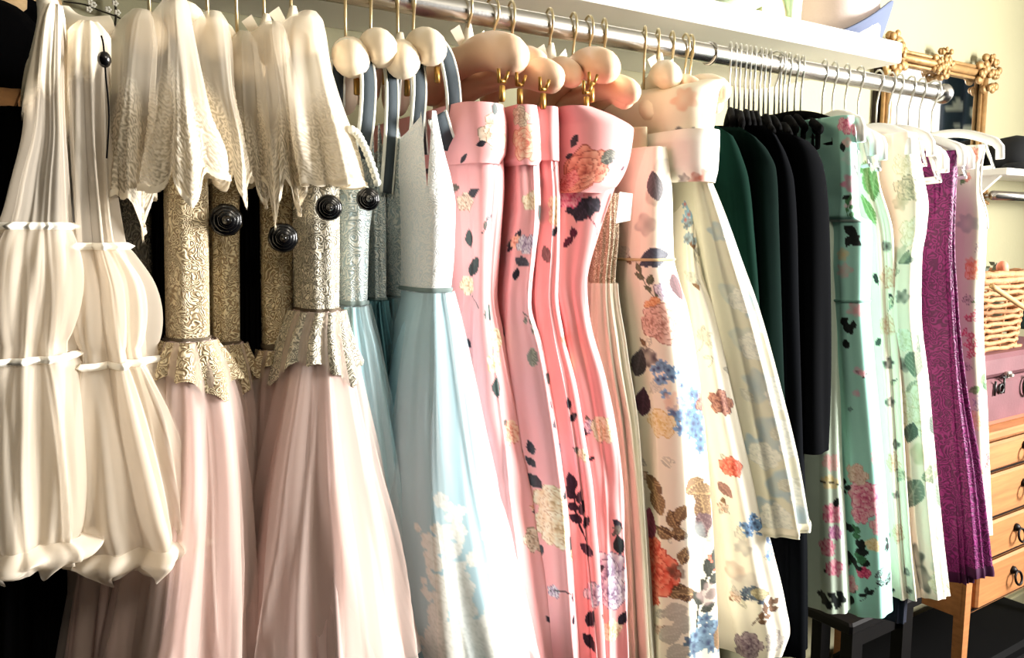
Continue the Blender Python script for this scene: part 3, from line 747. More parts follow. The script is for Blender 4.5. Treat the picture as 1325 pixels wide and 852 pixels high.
# ================================================================== dress fabric
M_tulle = mat('white net', (240, 228, 210), .7, alpha=.42, transl=.35)
M_tulle2 = mat('white net lining', (238, 226, 208), .7, transl=.25, alpha=.62)
M_ivory = mat('ivory cotton', (250, 240, 220), .6, bump=.1, bscale=60)
M_yoke = mat('ivory yoke cotton', (250, 238, 216), .6, bump=.1, bscale=60, opattr=True)
M_rib = mat('white satin ribbon', (255, 250, 238), .4)
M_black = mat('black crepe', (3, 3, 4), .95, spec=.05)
M_blush = mat('blush satin lining', (214, 186, 180), .6)
M_blusht = mat('blush net', (234, 214, 204), .7, alpha=.36, transl=.3)
M_goldlace = lace_mat('gold and ivory lace', (156, 134, 102), (236, 220, 184), 105, cover=.27)
M_silverlace = lace_mat('silver grey lace', (150, 146, 130), (244, 236, 216), 105, cover=.25)
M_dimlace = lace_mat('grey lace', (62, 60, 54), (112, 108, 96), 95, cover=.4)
M_bluelace = lace_mat('pale blue lace', (170, 188, 192), (232, 236, 230), 100, cover=.28)
M_bluenet = mat('pale blue net', (232, 242, 244), .7, alpha=.26, transl=.3)
M_bluelin = mat('ice blue lining', (158, 196, 206), .6)
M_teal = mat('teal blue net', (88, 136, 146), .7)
M_strap = mat('slate blue velvet strap', (46, 56, 62), .8, bump=.2, bscale=80)
M_pipe = mat('pale piping', (216, 218, 208), .6)
M_rosette = mat('black satin', (6, 6, 8), .22, spec=.6)
M_capelace = mat('sheer ivory lace cape', (250, 240, 222), .6, attr=True, opattr=True, transl=.2)

def garment(name, cl, label, cat, group=None):
    return thing(name, (cl.X0, 0, float(cl.z[-1])), label, cat, group)
def band(cl, py, w, name, m, parent, puff=.004):
    """narrow band round the cloth at the image row of its near edge"""
    i = cl.row(py); i0, i1 = max(0, i - w), min(cl.nz, i + w + 1)
    q = cl.sub(i0, i1); k = np.linspace(0, np.pi, q.nz)[:, None, None]
    q.P = q.P + q.N * (puff * np.sin(k) + .0015); q.col = None; q.op = None
    return q.mesh(name, m, parent)
def rosette(px, py, Y, rpx, parent):
    c = atY(px, py, Y); R = rpx * depth(c) / F
    view = Vector(CAM) - Vector(c); view.z *= .3; view.x *= .8; ax = view.normalized()
    m = MB()
    for k in range(4):
        f = 1 - k * .22; n = 9 - k
        m.lathe([(R * f * .2, k * .004), (R * f * .8, k * .004 + .001), (R * f, k * .004 + .004), (R * f * .86, k * .004 + .008), (R * f * .3, k * .004 + .006)], c, ax, 40,
                wob=(lambda th, h, n=n, k=k: 1 + .018 * math.sin(n * th + k)))
    o = m.build('rosette', M_rosette, parent)
    MB().lathe([(R * .42, .016), (R * .40, .021), (R * .30, .019), (R * .26, .024), (R * .1, .028), (0.0001, .029)], c, ax, 24).build('button', M_rosette, o)
    return o
PLEAT = [(.001, .007, 5, 'rand'), (.0, .005, 12, 'crease'), (0, .0015, 17, 'pleat')]

# ------------------------------------------------------------------ petticoats
def petticoat(rows, label, ribs, seed, Yf, twistY):
    c = Cloth(rows, Yf, .14, nz=150, nn=(26, 90, 26, 10), folds=[(.001, .008, 4, 'rand'), (.0, .008, 9, 'crease'), (.0, .004, 12, 'crease')], seed=seed, rb=.05, wr=.0015)
    t = garment('tiered_petticoat', c, label, 'petticoat', 'white net petticoats at the left end')
    i0 = c.row(ribs[0]); i1 = c.row(ribs[1]); iw = c.row(rows[0][0] + 75)
    y = c.sub(0, i0 + 1); y.P = y.P + y.N * .002; ft = np.linspace(0, 1, y.nz)[:, None]; lim = .34 + .16 * np.sin(c.a * 2.1 + seed) + .08 * np.sin(c.a * 5 + 1)
    y.op = np.clip((lim - ft) / .10, 0, 1) * .95; y.mesh('waist_yoke', M_yoke, t, cap=True)
    c.sub(0, i0 + 1).mesh('net_tier', M_tulle, t)
    for (a, b, sd) in ((i0, i1, 1), (i1, c.nz, 2)):
        q = c.sub(a, b + (1 if b < c.nz else 0)); f = np.linspace(0, 1, q.nz)[:, None]
        puff = .010 * np.sin(np.pi * np.clip(f * 1.15, 0, 1)) ** .6 + .002 * np.sin(c.a * (13 + sd * 4) + sd + f * 2 + 2 * np.sin(c.a * 3)) * np.minimum(1, f * 4)
        q.P = q.P + q.N * (puff * np.clip((3 - np.abs(c.a)) / .5, 0, 1))[..., None]; q.mesh('net_tier', M_tulle, t)
        q2 = c.sub(a, b + (1 if b < c.nz else 0)); q2.P = q2.P - q2.N * .006 + q2.N * (.003 * np.sin(c.a * 9 + sd + 3 * f + 2 * np.sin(c.a * 4)))[..., None]; q2.mesh('under_tier', M_tulle2, t)
    for py in ribs: band(c, py, 1, 'ribbon', M_rib, t, .006)
    # crumpled hem ruffle
    q = c.sub(c.nz - 8, c.nz); f = np.linspace(0, 1, 8)[:, None]
    w = (.007 * np.sin(c.a * 9 + f * 3) + .005 * np.sin(c.a * 19 + 1.3))
    q.P = q.P + q.N * (.016 * np.sin(np.pi * f) + w * f)[..., None] + np.stack([0 * w, 0 * w, w * (f - .0) * 1.2], -1) * f[..., None]
    q.mesh('hem_ruffle', M_tulle2, t)
    return t, c
ptA, cA = petticoat([(6, 66, 76), (24, 58, 80), (100, 45, 83), (170, 40, 86), (230, 24, 88), (288, 8, 92), (300, 2, 94), (380, -10, 99), (462, -16, 97), (475, -20, 100), (560, -25, 105), (650, -30, 112), (735, -32, 116)],
          'white tiered net petticoat at the far left edge of the rail', (293, 466), 3, -.20, 0)
ptB, cB = petticoat([(28, 104, 124), (44, 88, 140), (110, 88, 137), (211, 92, 140), (318, 98, 150), (330, 98, 155), (373, 100, 173), (466, 105, 187), (480, 106, 191), (549, 108, 216), (600, 110, 234), (670, 110, 258), (702, 114, 268), (735, 120, 244)],
          'white tiered net petticoat with puffed hem, second from the left', (320, 474), 4, -.185, 0)
# gathered neck of the first petticoat tied round the post
m = MB(); p = atY(66, 25, -.03)
m.tube(smoothpath([atY(58, -8, -.03), atY(64, 14, -.03), atY(66, 40, -.05), atY(62, 80, -.12)], 6), [.009 + .007 * f for f in np.linspace(0, 1, 19)], 14)
m.build('gathered_tie', M_ivory, ptA)
m = MB().tube(smoothpath([atY(82, 22, -.10), atY(95, 33, -.12), atY(115, 38, -.13), atY(145, 36, -.13)], 6), .012, 10); m.build('waistband', M_ivory, ptB)
ct = thing('bead_cord', tuple(atY(135, 76, -.20)), 'black bead on a thin dark cord beside the second petticoat', 'cord')
MB().tube(smoothpath([atY(131, 46, -.21), atY(134, 60, -.21), atY(137, 100, -.21), atY(141, 150, -.21), atY(138, 205, -.20)], 5), .0008, 6).build('cord', M_black, ct)
b = atY(135, 77, -.21); MB().ball(b, .0058, 12, (1, 1, 1.25)).build('bead', M_rosette, ct)

# ------------------------------------------------------------------ far left black gown, then black cloths added as shade in the gaps
def plain(name, rows, label, cat, m, group=None, Yf=-.10, folds=((.001, .005, 5, 'wave'), (0, .003, 11, 'wave')), seed=1, cap=True, part='dress_body', **k):
    c = Cloth(rows, Yf, .15, folds=folds, seed=seed, **k); t = garment(name, c, label, cat, group); c.mesh(part, m, t, cap); return t, c
plain('black_backing', [(138, 0, 34), (250, -5, 60), (500, -15, 85), (700, -25, 96), (880, -30, 100)], 'long black gown hanging behind the leftmost petticoat', 'dress', M_black, Yf=-.10, seed=5)
plain('black_backing', [(150, 205, 219), (400, 204, 219), (560, 200, 214), (880, 190, 206)], 'long black gown showing beside the first gold lace bodice', 'dress', M_black, Yf=-.13, seed=6)
plain('black_backing', [(150, 315, 340), (440, 316, 340), (560, 318, 332), (700, 320, 330), (880, 318, 328)], 'long black gown showing between the gold lace bodices', 'dress', M_black, Yf=-.125, seed=7)
plain('black_backing', [(150, 385, 397), (400, 385, 397), (480, 380, 390), (620, 372, 382), (880, 366, 376)], 'black gown sliver left of the silver lace bodice', 'dress', M_black, Yf=-.15, seed=8)

# ------------------------------------------------------------------ blush gowns with lace bodices
def blush(rows, waist, label, seed, lace, Yf=-.175, pep=None, rb=.026, skirt_m=M_blush):
    c = Cloth(rows, Yf, .15, nz=170, nn=(26, 84, 22, 8), folds=PLEAT, seed=seed, rb=rb, pad=-.002)
    iw = c.row(waist)
    # the bodice is stiff: damp the folds above the waist
    b = Cloth([r for r in rows if r[0] <= waist + 2], Yf, .15, nz=60, folds=[(.001, .001, 3, 'wave')], seed=seed, rb=rb)
    t = garment('lace_gown', c, label, 'dress', 'blush gowns with lace bodices')
    b.mesh('lace_bodice', lace, t, cap=True)
    s = c.sub(iw, c.nz); s.mesh('skirt_lining', skirt_m, t)
    for k in range(2):
        n = Cloth([r for r in rows if r[0] >= waist - 30], Yf, .15, nz=120, nn=(26, 90, 22, 8), folds=[(.001, .008, 4 + k * 2, 'rand'), (.0005, .009, 9 + k * 4, 'crease')], seed=seed * 7 + k, rb=rb, lay=.003 + .004 * k, Xb=c.X0)
        n.sub(n.row(waist), n.nz).mesh('net_overskirt', M_blusht, t)
    if pep:
        q = Cloth([r for r in rows if r[0] >= waist - 30 and r[0] <= pep + 60], Yf, .15, nz=70, nn=(26, 90, 22, 8), folds=[(.001, .006, 5, 'wave')], seed=seed, rb=rb, lay=.0075, Xb=c.X0)
        q = q.sub(q.row(waist), q.row(pep)); f = np.linspace(0, 1, q.nz)[:, None]
        q.P[..., 2] += (.028 * np.abs(np.sin(q.a * 2.2 + seed)) + .006 * np.abs(np.sin(q.a * 9))) * f ** 1.5
        q.mesh('lace_peplum', lace, t)
    band(b, waist - 1, 1, 'waist_seam', mat('dark seam', (92, 80, 64), .8), t, .001)
    return t, c
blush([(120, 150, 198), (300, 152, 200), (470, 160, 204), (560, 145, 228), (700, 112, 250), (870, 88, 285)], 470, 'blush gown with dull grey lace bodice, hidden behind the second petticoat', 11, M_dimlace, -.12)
blush([(190, 222, 272), (300, 222, 274), (441, 224, 275), (470, 213, 292), (540, 203, 316), (620, 195, 328), (720, 180, 336), (870, 152, 342)], 441, 'blush gown with seamed gold lace bodice under the widest lace cape', 12, M_goldlace, -.175, 530)
g2, _ = blush([(230, 277, 314), (330, 277, 314), (445, 278, 314), (480, 272, 326), (560, 268, 338), (700, 262, 350), (870, 255, 360)], 445, 'blush gown with narrow gold lace bodice and a black rosette at its top', 13, M_goldlace, -.135, 540)
g3, _ = blush([(230, 340, 384), (330, 341, 384), (452, 344, 384), (490, 338, 395), (600, 330, 420), (720, 322, 440), (870, 312, 460)], 452, 'blush gown with brown gold lace bodice and a black rosette, left of the full skirt', 14, M_goldlace, -.145, 500)
g4, c4 = blush([(170, 396, 443), (260, 397, 444), (403, 398, 443), (440, 386, 452), (520, 370, 472), (600, 354, 494), (700, 341, 521), (870, 324, 558)], 403, 'blush gown with silver lace bodice and very full net skirt in front', 15, M_silverlace, -.195, 510)
rosette(292, 285, -.175, 21, g2); rosette(366, 308, -.185, 19, g3); rosette(425, 269, -.232, 17, g4)
m = MB(); p0_, p1_ = atY(247, 262, -.215), atY(258, 441, -.215)
# centre-front seam of the seamed bodice is a fine cord
# ------------------------------------------------------------------ sheer lace capes
def cape(rows, label, seed, Yf=-.19, hemj=.03, tips=(), lacefrom=.45, hemn=1, op0=.32):
    c = Cloth(rows, Yf, .12, nz=120, nn=(26, 70, 22, 8), folds=[(.000, .006, 2, 'rand'), (0, .005, 8, 'crease')], seed=seed, rb=.03, hemj=hemj * .25, hemn=5, tips=tips)
    t = garment('lace_cape', c, label, 'cape', 'sheer ivory lace capes on padded hangers')
    c.base((250, 240, 222)); g = random.Random(seed)
    # lace weight: swirling floral thread, denser toward the hem
    ns = 420; ss = np.array([g.uniform(-.2, .2) for _ in range(ns)]); hs = np.array([g.uniform(float(c.Hh.min()), float(c.Hh.max())) for _ in range(ns)]); pp = np.array([g.uniform(0, 6.28) for _ in range(ns)])
    dd = (c.S[..., None] - ss) ** 2 + (c.Hh[..., None] - hs) ** 2; ix = dd.argmin(-1); d1 = np.sqrt(dd.min(-1)); ang = np.arctan2(c.Hh - hs[ix], c.S - ss[ix])
    lace = np.clip(.55 + .7 * np.sin(d1 * 1350 + 1.6 * np.cos(5 * ang + pp[ix]) + pp[ix]), 0, 1)
    k = np.clip((c.t + .10 * np.sin(c.a * 3 + seed) - lacefrom) / .18, 0, 1)
    c.op = op0 + (0.30 + .38 * lace) * k; c.op = np.clip(c.op, 0, .96)
    dark = np.array(lin((196, 180, 146)))[None, None]; kk = (k * (1 - lace) * .7)[..., None]
    c.col = c.col * (1 - kk) + dark * kk
    c.P = c.P + c.N * (.0009 * lace * k)[..., None]
    c.mesh('cape_cloth', M_capelace, t, cap=True)
    q = c.sub(c.nz - 5, c.nz); q.P = q.P + q.N * .0016; q.op = np.ones((5, c.nu)) * .92; q.col = q.col * 0 + np.array(lin((250, 240, 220))); q.mesh('scalloped_edge', M_capelace, t)
    i2 = Cloth(rows[:-1] if len(rows) > 4 else rows, Yf + .02, .11, nz=70, nn=(20, 50, 18, 8), folds=[(0, .006, 3, 'rand'), (0, .005, 5, 'crease')], seed=seed + 50, rb=.025, pad=-.005, hemj=hemj * .3, hemn=4, tips=[(q_[0] + .35, q_[1] * .7, q_[2]) for q_ in tips])
    i2.base((246, 234, 214)); i2.op = np.ones((i2.nz, i2.nu)) * (.16 + .25 * np.clip((i2.t - .5) * 3, 0, 1)); i2.mesh('under_layer', M_capelace, t)
    return t, c
cape([(12, 172, 196), (28, 156, 203), (60, 147, 207), (150, 144, 200), (215, 139, 196), (252, 138, 198)], 'sheer lace cape with long pointed tip beside the second petticoat', 21, hemj=.022, Yf=-.175, tips=((-.9, .02, .35), (.35, .045, .45)))
cape([(-8, 218, 240), (5, 211, 247), (45, 211, 254), (100, 211, 263), (140, 211, 270), (190, 203, 290), (222, 201, 292)], 'widest sheer lace cape with dense floral border, fronting the other capes', 22, Yf=-.215, hemj=.028, lacefrom=.45, tips=((-.8, .02, .4), (-.05, .034, .35), (.9, .012, .3)))
cape([(14, 268, 288), (26, 258, 298), (55, 256, 304), (105, 262, 307), (160, 276, 318), (205, 283, 324), (226, 288, 324)], 'sheer lace cape just right of the widest one, third from the left', 23, Yf=-.185, hemj=.025, tips=((.2, .035, .4), (.9, .0, .3)))
cape([(40, 310, 325), (55, 304, 334), (100, 306, 341), (180, 311, 347), (232, 314, 350)], 'narrow sheer lace cape, fourth from the left, over a rounded hanger end', 24, Yf=-.165, hemj=.02, tips=((.3, .03, .5),))
cape([(28, 345, 366), (40, 336, 374), (75, 336, 379), (130, 342, 388), (200, 349, 400), (232, 350, 404)], 'sheer lace cape with ragged points, second from the right of the capes', 25, Yf=-.19, hemj=.035, tips=((-.6, .055, .3), (.15, .04, .25), (.8, .03, .25)))
cape([(14, 392, 412), (24, 376, 424), (50, 372, 429), (100, 376, 434), (160, 385, 446), (205, 394, 457), (238, 402, 464)], 'smooth sheer cape at the right of the capes beside the blue straps', 26, Yf=-.21, hemj=.015, lacefrom=.5, op0=.42)

# padded hangers inside the capes
PADG = 'cream padded hangers holding the capes'
for (hk, tip, lab) in ((188, (193, 42), 'cream padded hanger inside the cape beside the second petticoat'), (232, (243, 26), 'cream padded hanger inside the widest lace cape'),
                       (264, (287, 48), 'cream padded hanger inside the third lace cape'), (302, (322, 84), 'cream padded hanger inside the narrow fourth cape'),
                       (338, (356, 56), 'cream padded hanger inside the ragged pointed cape'), (373, (402, 44), 'cream padded hanger inside the smooth right-hand cape')):
    hanger('padded_hanger', railX(hk + 2), atY(tip[0] - 2, tip[1] + 14, -.15), lab, PADG, 'pad', M_padc, rad=.019, bow=hk in (338, 373))

# ------------------------------------------------------------------ pale blue gowns
def blue(rows, waist, label, seed, Yf, full=False, skirt_m=None, lace=None, print_=None, cut=None):
    c = Cloth(rows, Yf, .15, nz=260 if full else 140, nn=(30, 120, 20, 8) if full else (22, 60, 18, 8), folds=[(.0005, .005, 4, 'rand'), (0, .004, 14, 'crease')] if full else PLEAT, seed=seed, rb=.026)
    b = Cloth([r for r in rows if r[0] <= waist + 2], Yf, .15, nz=80, folds=[(.0005, .001, 3, 'wave')], seed=seed, rb=.024, topcut=cut)
    t = garment('blue_gown', c, label, 'dress', 'pale blue gowns with lace bodices')
    b.mesh('bodice', lace or M_bluelace, t, cap=False)
    band(b, waist - 1, 1, 'waist_seam', mat('blue seam', (120, 136, 134), .8), t, .001)
    s = c.sub(c.row(waist), c.nz)
    if full:
        s.base((178, 210, 220)); 
        print_(s)
        s.mesh('skirt_lining', mat('ice blue printed lining', (200, 220, 226), .65, attr=True), t)
    else: s.mesh('skirt_lining', skirt_m or M_bluelin, t)
    n = Cloth([r for r in rows if r[0] >= waist - 40], Yf, .15, nz=110, nn=(24, 90, 18, 8), folds=[(.0005, .005, 5, 'rand'), (0.001, .006, 18, 'crease'), (.001, .003, 30, 'crease')], seed=seed + 9, rb=.026, lay=.003, Xb=c.X0)
    n.sub(n.row(waist), n.nz).mesh('net_overskirt', M_bluenet if skirt_m is None else mat('teal veil', (110, 158, 166), .7, alpha=.35), t)
    return t, c
def applique(s):
    W_ = (250, 248, 240); E_ = (236, 232, 216); g = random.Random(3)
    def fl(px, py, r, sd=0):
        a, h_, R = s.spot(px, py, r); s.rose(a, h_, R, (214, 216, 206), (240, 238, 228), W_, 5, sd, 2.6)
    def lf(px, py, L, ang):
        a, h_, R = s.spot(px, py, L); s.leaf(a, h_, R, R_(ang), W_, (228, 226, 214), .34)
    for i, (x, y, r) in enumerate(((570, 646, 10), (588, 668, 12), (592, 690, 13), (566, 684, 9), (577, 705, 9), (556, 722, 10), (590, 745, 18), (575, 772, 16), (600, 760, 16), (568, 792, 14), (598, 790, 20), (575, 815, 18),
                                   (610, 815, 20), (560, 830, 14), (640, 800, 22), (630, 835, 24), (595, 838, 20), (660, 690, 20), (672, 720, 18), (655, 745, 16), (680, 760, 20), (670, 795, 22), (690, 820, 24), (700, 790, 16), (645, 660, 16), (665, 840, 24))): fl(x, y, r, i)
    for k in range(46):
        x = g.uniform(545, 690); y = g.uniform(650, 845); lf(x, y, g.uniform(10, 22), g.uniform(0, 360))
    for k in range(14): lf(548 + g.uniform(-6, 10), 690 + k * 11, 15, 60 + g.uniform(-30, 30))
    a, h_, R = s.spot(576, 735, 34)
    for k in range(9): s.leaf(a, h_ - .06 + k * .012, .03, R_(150 if k % 2 else 30), W_, (228, 226, 214), .34)
    for k in range(40):
        x = g.uniform(545, 700); y = 852 - abs(g.gauss(0, 22)); fl(x, y, g.uniform(7, 14), k)
CUT = [(-3, .09), (-1.2, .02), (-.9, 0), (-.5, .085), (-.15, .0), (.15, 0), (.7, .05), (1, .08), (3, .09)]
b1, _ = blue([(168, 440, 464), (200, 442, 474), (235, 444, 486), (300, 444, 482), (395, 447, 478), (450, 444, 494), (560, 452, 516), (700, 462, 536), (870, 470, 560)], 395, 'pale blue gown with scalloped neckline and a black rosette', 31, -.165, cut=[(-3, .08), (-1, 0), (-.3, .01), (.3, .05), (1, .08), (3, .09)])
rosette(476, 258, -.20, 15, b1)
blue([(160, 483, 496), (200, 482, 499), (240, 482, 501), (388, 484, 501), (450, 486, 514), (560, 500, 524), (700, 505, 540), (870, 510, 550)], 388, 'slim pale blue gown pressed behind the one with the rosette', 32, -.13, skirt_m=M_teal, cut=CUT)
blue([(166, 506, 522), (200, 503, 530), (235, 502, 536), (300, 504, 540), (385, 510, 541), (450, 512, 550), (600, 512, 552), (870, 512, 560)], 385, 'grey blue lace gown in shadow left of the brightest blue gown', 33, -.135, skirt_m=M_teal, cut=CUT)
M_litblue = lace_mat('lit blue lace', (234, 240, 242), (252, 252, 250), 100, cover=.2, bmp=.25)  # pale blue lace whitened, the strong light put into its colour
b4, c_b4 = blue([(144, 546, 573), (180, 544, 582), (215, 543, 591), (260, 545, 597), (330, 546, 595), (378, 546, 590), (420, 538, 604), (500, 527, 626), (560, 521, 641), (640, 516, 662), (700, 516, 680), (780, 522, 697), (870, 534, 716)], 378, 'brightest pale blue gown with full white appliqued skirt', 34, -.20, True, lace=M_litblue, print_=applique, cut=CUT)
# bodice points and straps
def ribbon(path, wid, name, m, parent, thick=.0025, wdir=None):
    P_ = [np.array(p, float) for p in smoothpath(path, 6)]; V = []; Fc = []
    for i, p in enumerate(P_):
        t_ = P_[min(i + 1, len(P_) - 1)] - P_[max(i - 1, 0)]; t_ /= np.linalg.norm(t_)
        w_ = np.array(wdir if wdir is not None else (.85, .25, 0), float); w_ -= t_ * w_.dot(t_); w_ /= np.linalg.norm(w_); n_ = np.cross(t_, w_)
        ww = wid[i * (len(wid) - 1) // max(1, len(P_) - 1)] if hasattr(wid, '__len__') else wid
        for a_, b_ in ((-1, -1), (1, -1), (1, 1), (-1, 1)): V.append(p + w_ * a_ * ww / 2 + n_ * b_ * thick / 2)
    for i in range(len(P_) - 1):
        for k in range(4): j = (k + 1) % 4; Fc.append((i * 4 + k, i * 4 + j, i * 4 + 4 + j, i * 4 + 4 + k))
    Fc += [(3, 2, 1, 0), tuple(len(V) - 4 + k for k in range(4))]
    o_ = link(name, V, Fc, m, parent)
    E_ = [[np.array(V[i]) * .5 + np.array(V[i + 3]) * .5 for i in range(0, len(V), 4)], [np.array(V[i + 1]) * .5 + np.array(V[i + 2]) * .5 for i in range(0, len(V), 4)]]
    for e_ in E_: MB().tube(e_, .0022, 6).build('piping', M_pipe, o_)
    return o_
for px in ((584, 50), ):
    ribbon([atY(566, 150, -.17), atY(582, 190, -.12), atY(587, 130, -.13), atY(578, 75, -.14), atY(560, 48, -.13), atY(545, 60, -.1), atY(540, 110, -.08), atY(545, 200, -.08)], .022, 'strap', M_strap, b4)
ribbon([atY(533, 230, -.14), atY(540, 160, -.14), atY(543, 110, -.13), atY(538, 75, -.12), atY(522, 62, -.11), atY(512, 80, -.10), atY(508, 150, -.08)], .019, 'strap', M_strap, bpy.data.objects['blue_gown.002'])
ribbon([atY(500, 250, -.14), atY(506, 170, -.14), atY(507, 110, -.13), atY(500, 72, -.12), atY(488, 62, -.10), atY(480, 90, -.08)], .017, 'strap', M_strap, bpy.data.objects['blue_gown.001'])
ribbon([atY(468, 205, -.15), atY(475, 150, -.15), atY(476, 95, -.15), atY(465, 58, -.14), atY(448, 56, -.12), atY(438, 80, -.10), atY(436, 140, -.08)], .019, 'strap', M_strap, b1)
m = MB()
for k in range(12):
    f = k / 11; c = atY(455 + 33 * f ** .8, 168 + 68 * f ** 1.3, -.20); m.ball(c, .0048, 8)
m.build('scalloped_trim', M_pipe, b1)
BH = 'cream padded hangers of the blue gowns'
for (hk, tip, lab) in ((446, (457, 83), 'cream padded hanger of the rosette blue gown, round end showing'), (479, (494, 70), 'cream padded hanger of the slim blue gown'),
                       (514, (522, 85), 'cream padded hanger of the shadowed blue lace gown'), (534, (561, 68), 'cream padded hanger of the brightest blue gown')):
    hanger('padded_hanger', railX(hk), atY(tip[0], tip[1], -.165), lab, BH, 'pad', M_padc, rad=.0195, bow=hk == 514, clips=((tip[0] + 4, tip[1] + 26, -.10),))

# ================================================================== printed dresses
M_satin = mat('printed satin', (246, 160, 164), .42, attr=True, spec=.4, bump=.25, bscale=16)
M_cotton = mat('printed cotton', (244, 238, 220), .6, attr=True, bump=.05, bscale=40)
M_sheerp = mat('printed organza', (220, 226, 220), .5, attr=True, transl=.3)
SAT = [(.002, .008, 2, 'rand'), (.001, .005, 5, 'crease')]
INK = (38, 34, 44); DGRN = (46, 60, 58); PLUM = (74, 44, 60)
PEACH = ((196, 96, 84), (236, 158, 132), (250, 214, 186)); BEIGE = ((126, 92, 76), (206, 172, 146), (244, 226, 206)); CREAM = ((186, 140, 96), (236, 206, 164), (252, 240, 216))
LILAC = ((84, 62, 92), (186, 164, 188), (244, 236, 238)); CORAL = ((176, 48, 36), (232, 98, 76), (246, 156, 128)); PINKR = ((196, 60, 110), (236, 130, 160), (250, 206, 212))
def R3(c, x, y, r, pal, sd=0, n=5, rings=3.6): a, h, R = c.spot(x, y, r); c.rose(a, h, R, *pal, n=n, seed=sd, rings=rings)
def LF(c, x, y, L, ang, col, vein=None, wid=.30): a, h, R = c.spot(x, y, L); c.leaf(a - R / 2 * math.cos(R_(ang)), h - R / 2 * math.sin(R_(ang)), R, R_(ang), col, vein, wid)
def SP(c, x, y, L, ang, col, n=5, sd=0, vein=None, lf=.34): a, h, R = c.spot(x, y, L); c.sprig(a - R / 2 * math.cos(R_(ang)), h - R / 2 * math.sin(R_(ang)), R, R_(ang), col, n, sd, lf, vein)
def BL(c, x, y, r, col, op=.8, sd=0, asp=1.0): a, h, R = c.spot(x, y, r); c.blot(a, h, R, col, op, sd, asp)
def CLU(c, x, y, r, col, eye, n, r1, sd=0): a, h, R = c.spot(x, y, r); c.cluster(a, h, R, col, eye, n, R * r1, sd)
def filler(c, seed, n, pals, leafc, rmin=.010, rmax=.024):
    """more of the same print over the rest of the cloth, out of the photographed part too"""
    g = random.Random(seed); zt, zb = float(c.Hh.max()), float(c.Hh.min())
    for k in range(n):
        s0 = g.choice((g.uniform(-.36, -.13), g.uniform(.06, .3))); h0 = g.uniform(zb, zt); R = g.uniform(rmin, rmax)
        c.leaf(s0 + R, h0, R * 1.8, g.uniform(0, 6), g.choice(leafc)); c.leaf(s0 - R, h0, R * 1.6, g.uniform(2, 4), g.choice(leafc))
        c.rose(s0, h0, R, *g.choice(pals), seed=k)

def scatter(c, seed, n, pals, leafc, r0=.005, r1=.011, s0=-.10, s1=.05):
    """small sprigs of the same print between the large blooms"""
    g = random.Random(seed); zt, zb = float(c.Hh.max()), float(c.Hh.min())
    for k in range(n):
        x, y, R = g.uniform(s0, s1), zb + (zt - zb) * (k + g.random()) / n, g.uniform(r0, r1)
        for j in range(g.randint(1, 3)): c.leaf(x, y, R * g.uniform(1.6, 2.4), g.uniform(0, 6.28), g.choice(leafc), None, .26)
        if g.random() < .6: c.rose(x, y, R, *g.choice(pals), seed=k + seed)
        if g.random() < .4: c.line(x, y, x + g.uniform(-.02, .02), y - g.uniform(.01, .03), .0006, leafc[0])
# ------------------------------------------------------------------ pink satin dresses
PK = (243, 172, 172)
def pink(rows, waist, label, seed, Yf, paint, collar=None, rb=.024, folds=SAT, paintc=None, cY=None):
    c = Cloth(rows, Yf, .15, nz=330, nn=DENSE, folds=folds, seed=seed, rb=rb, wr=.0012)
    t = garment('pink_floral_dress', c, label, 'dress', 'pink floral satin dresses on peach hangers')
    c.base(PK); filler(c, seed, 16, (PEACH, BEIGE, LILAC), (DGRN, INK)); scatter(c, seed, 12, (CREAM, PEACH, LILAC), (DGRN, INK, (96, 90, 84))); paint(c)
    i = c.row(waist); c.sub(0, i + 1).mesh('bodice', M_satin, t, cap=True); c.sub(i, c.nz).mesh('skirt', M_satin, t)
    band(c, waist, 0, 'waist_seam', mat('pink seam', (190, 92, 104), .7), t, .0008) if False else None
    if collar:
        k = Cloth(collar, cY or Yf - .012, .14, nz=110, nn=(40, 80, 12, 6), folds=[(.0005, .001, 2, 'wave')], seed=seed, rb=rb + .004, Xb=c.X0); k.base(PK)
        if paintc: paintc(k)
        k.mesh('folded_collar', M_satin, t, cap=False)
    return t, c
def paint1(c):
    LF(c, 608, 308, 24, 100, DGRN); LF(c, 612, 345, 30, 60, (32, 44, 44)); LF(c, 632, 405, 26, 70, DGRN, (90, 120, 100)); R3(c, 640, 440, 16, CREAM, 2); R3(c, 642, 470, 14, CREAM, 4); LF(c, 644, 500, 28, 80, (58, 70, 68))
    R3(c, 606, 370, 13, CREAM, 7); LF(c, 655, 430, 16, 100, DGRN); R3(c, 660, 560, 16, PEACH, 5); LF(c, 612, 250, 20, 30, INK); R3(c, 602, 262, 13, BEIGE, 3)
    R3(c, 690, 700, 18, BEIGE, 9)
def paint1c(c):
    R3(c, 643, 172, 25, BEIGE, 1); LF(c, 640, 140, 18, 80, DGRN); LF(c, 622, 186, 14, 200, INK); LF(c, 600, 205, 14, 60, INK)
pink([(190, 594, 660), (240, 598, 662), (300, 602, 655), (380, 604, 649), (450, 598, 664), (550, 606, 684), (650, 620, 700), (760, 640, 716), (880, 655, 728)], 384, 'pink floral dress with a beige rose on its folded collar, next to the blue gown', 41, -.15, paint1,
     [(134, 594, 662), (160, 592, 668), (196, 596, 666), (212, 600, 655)], paintc=paint1c)
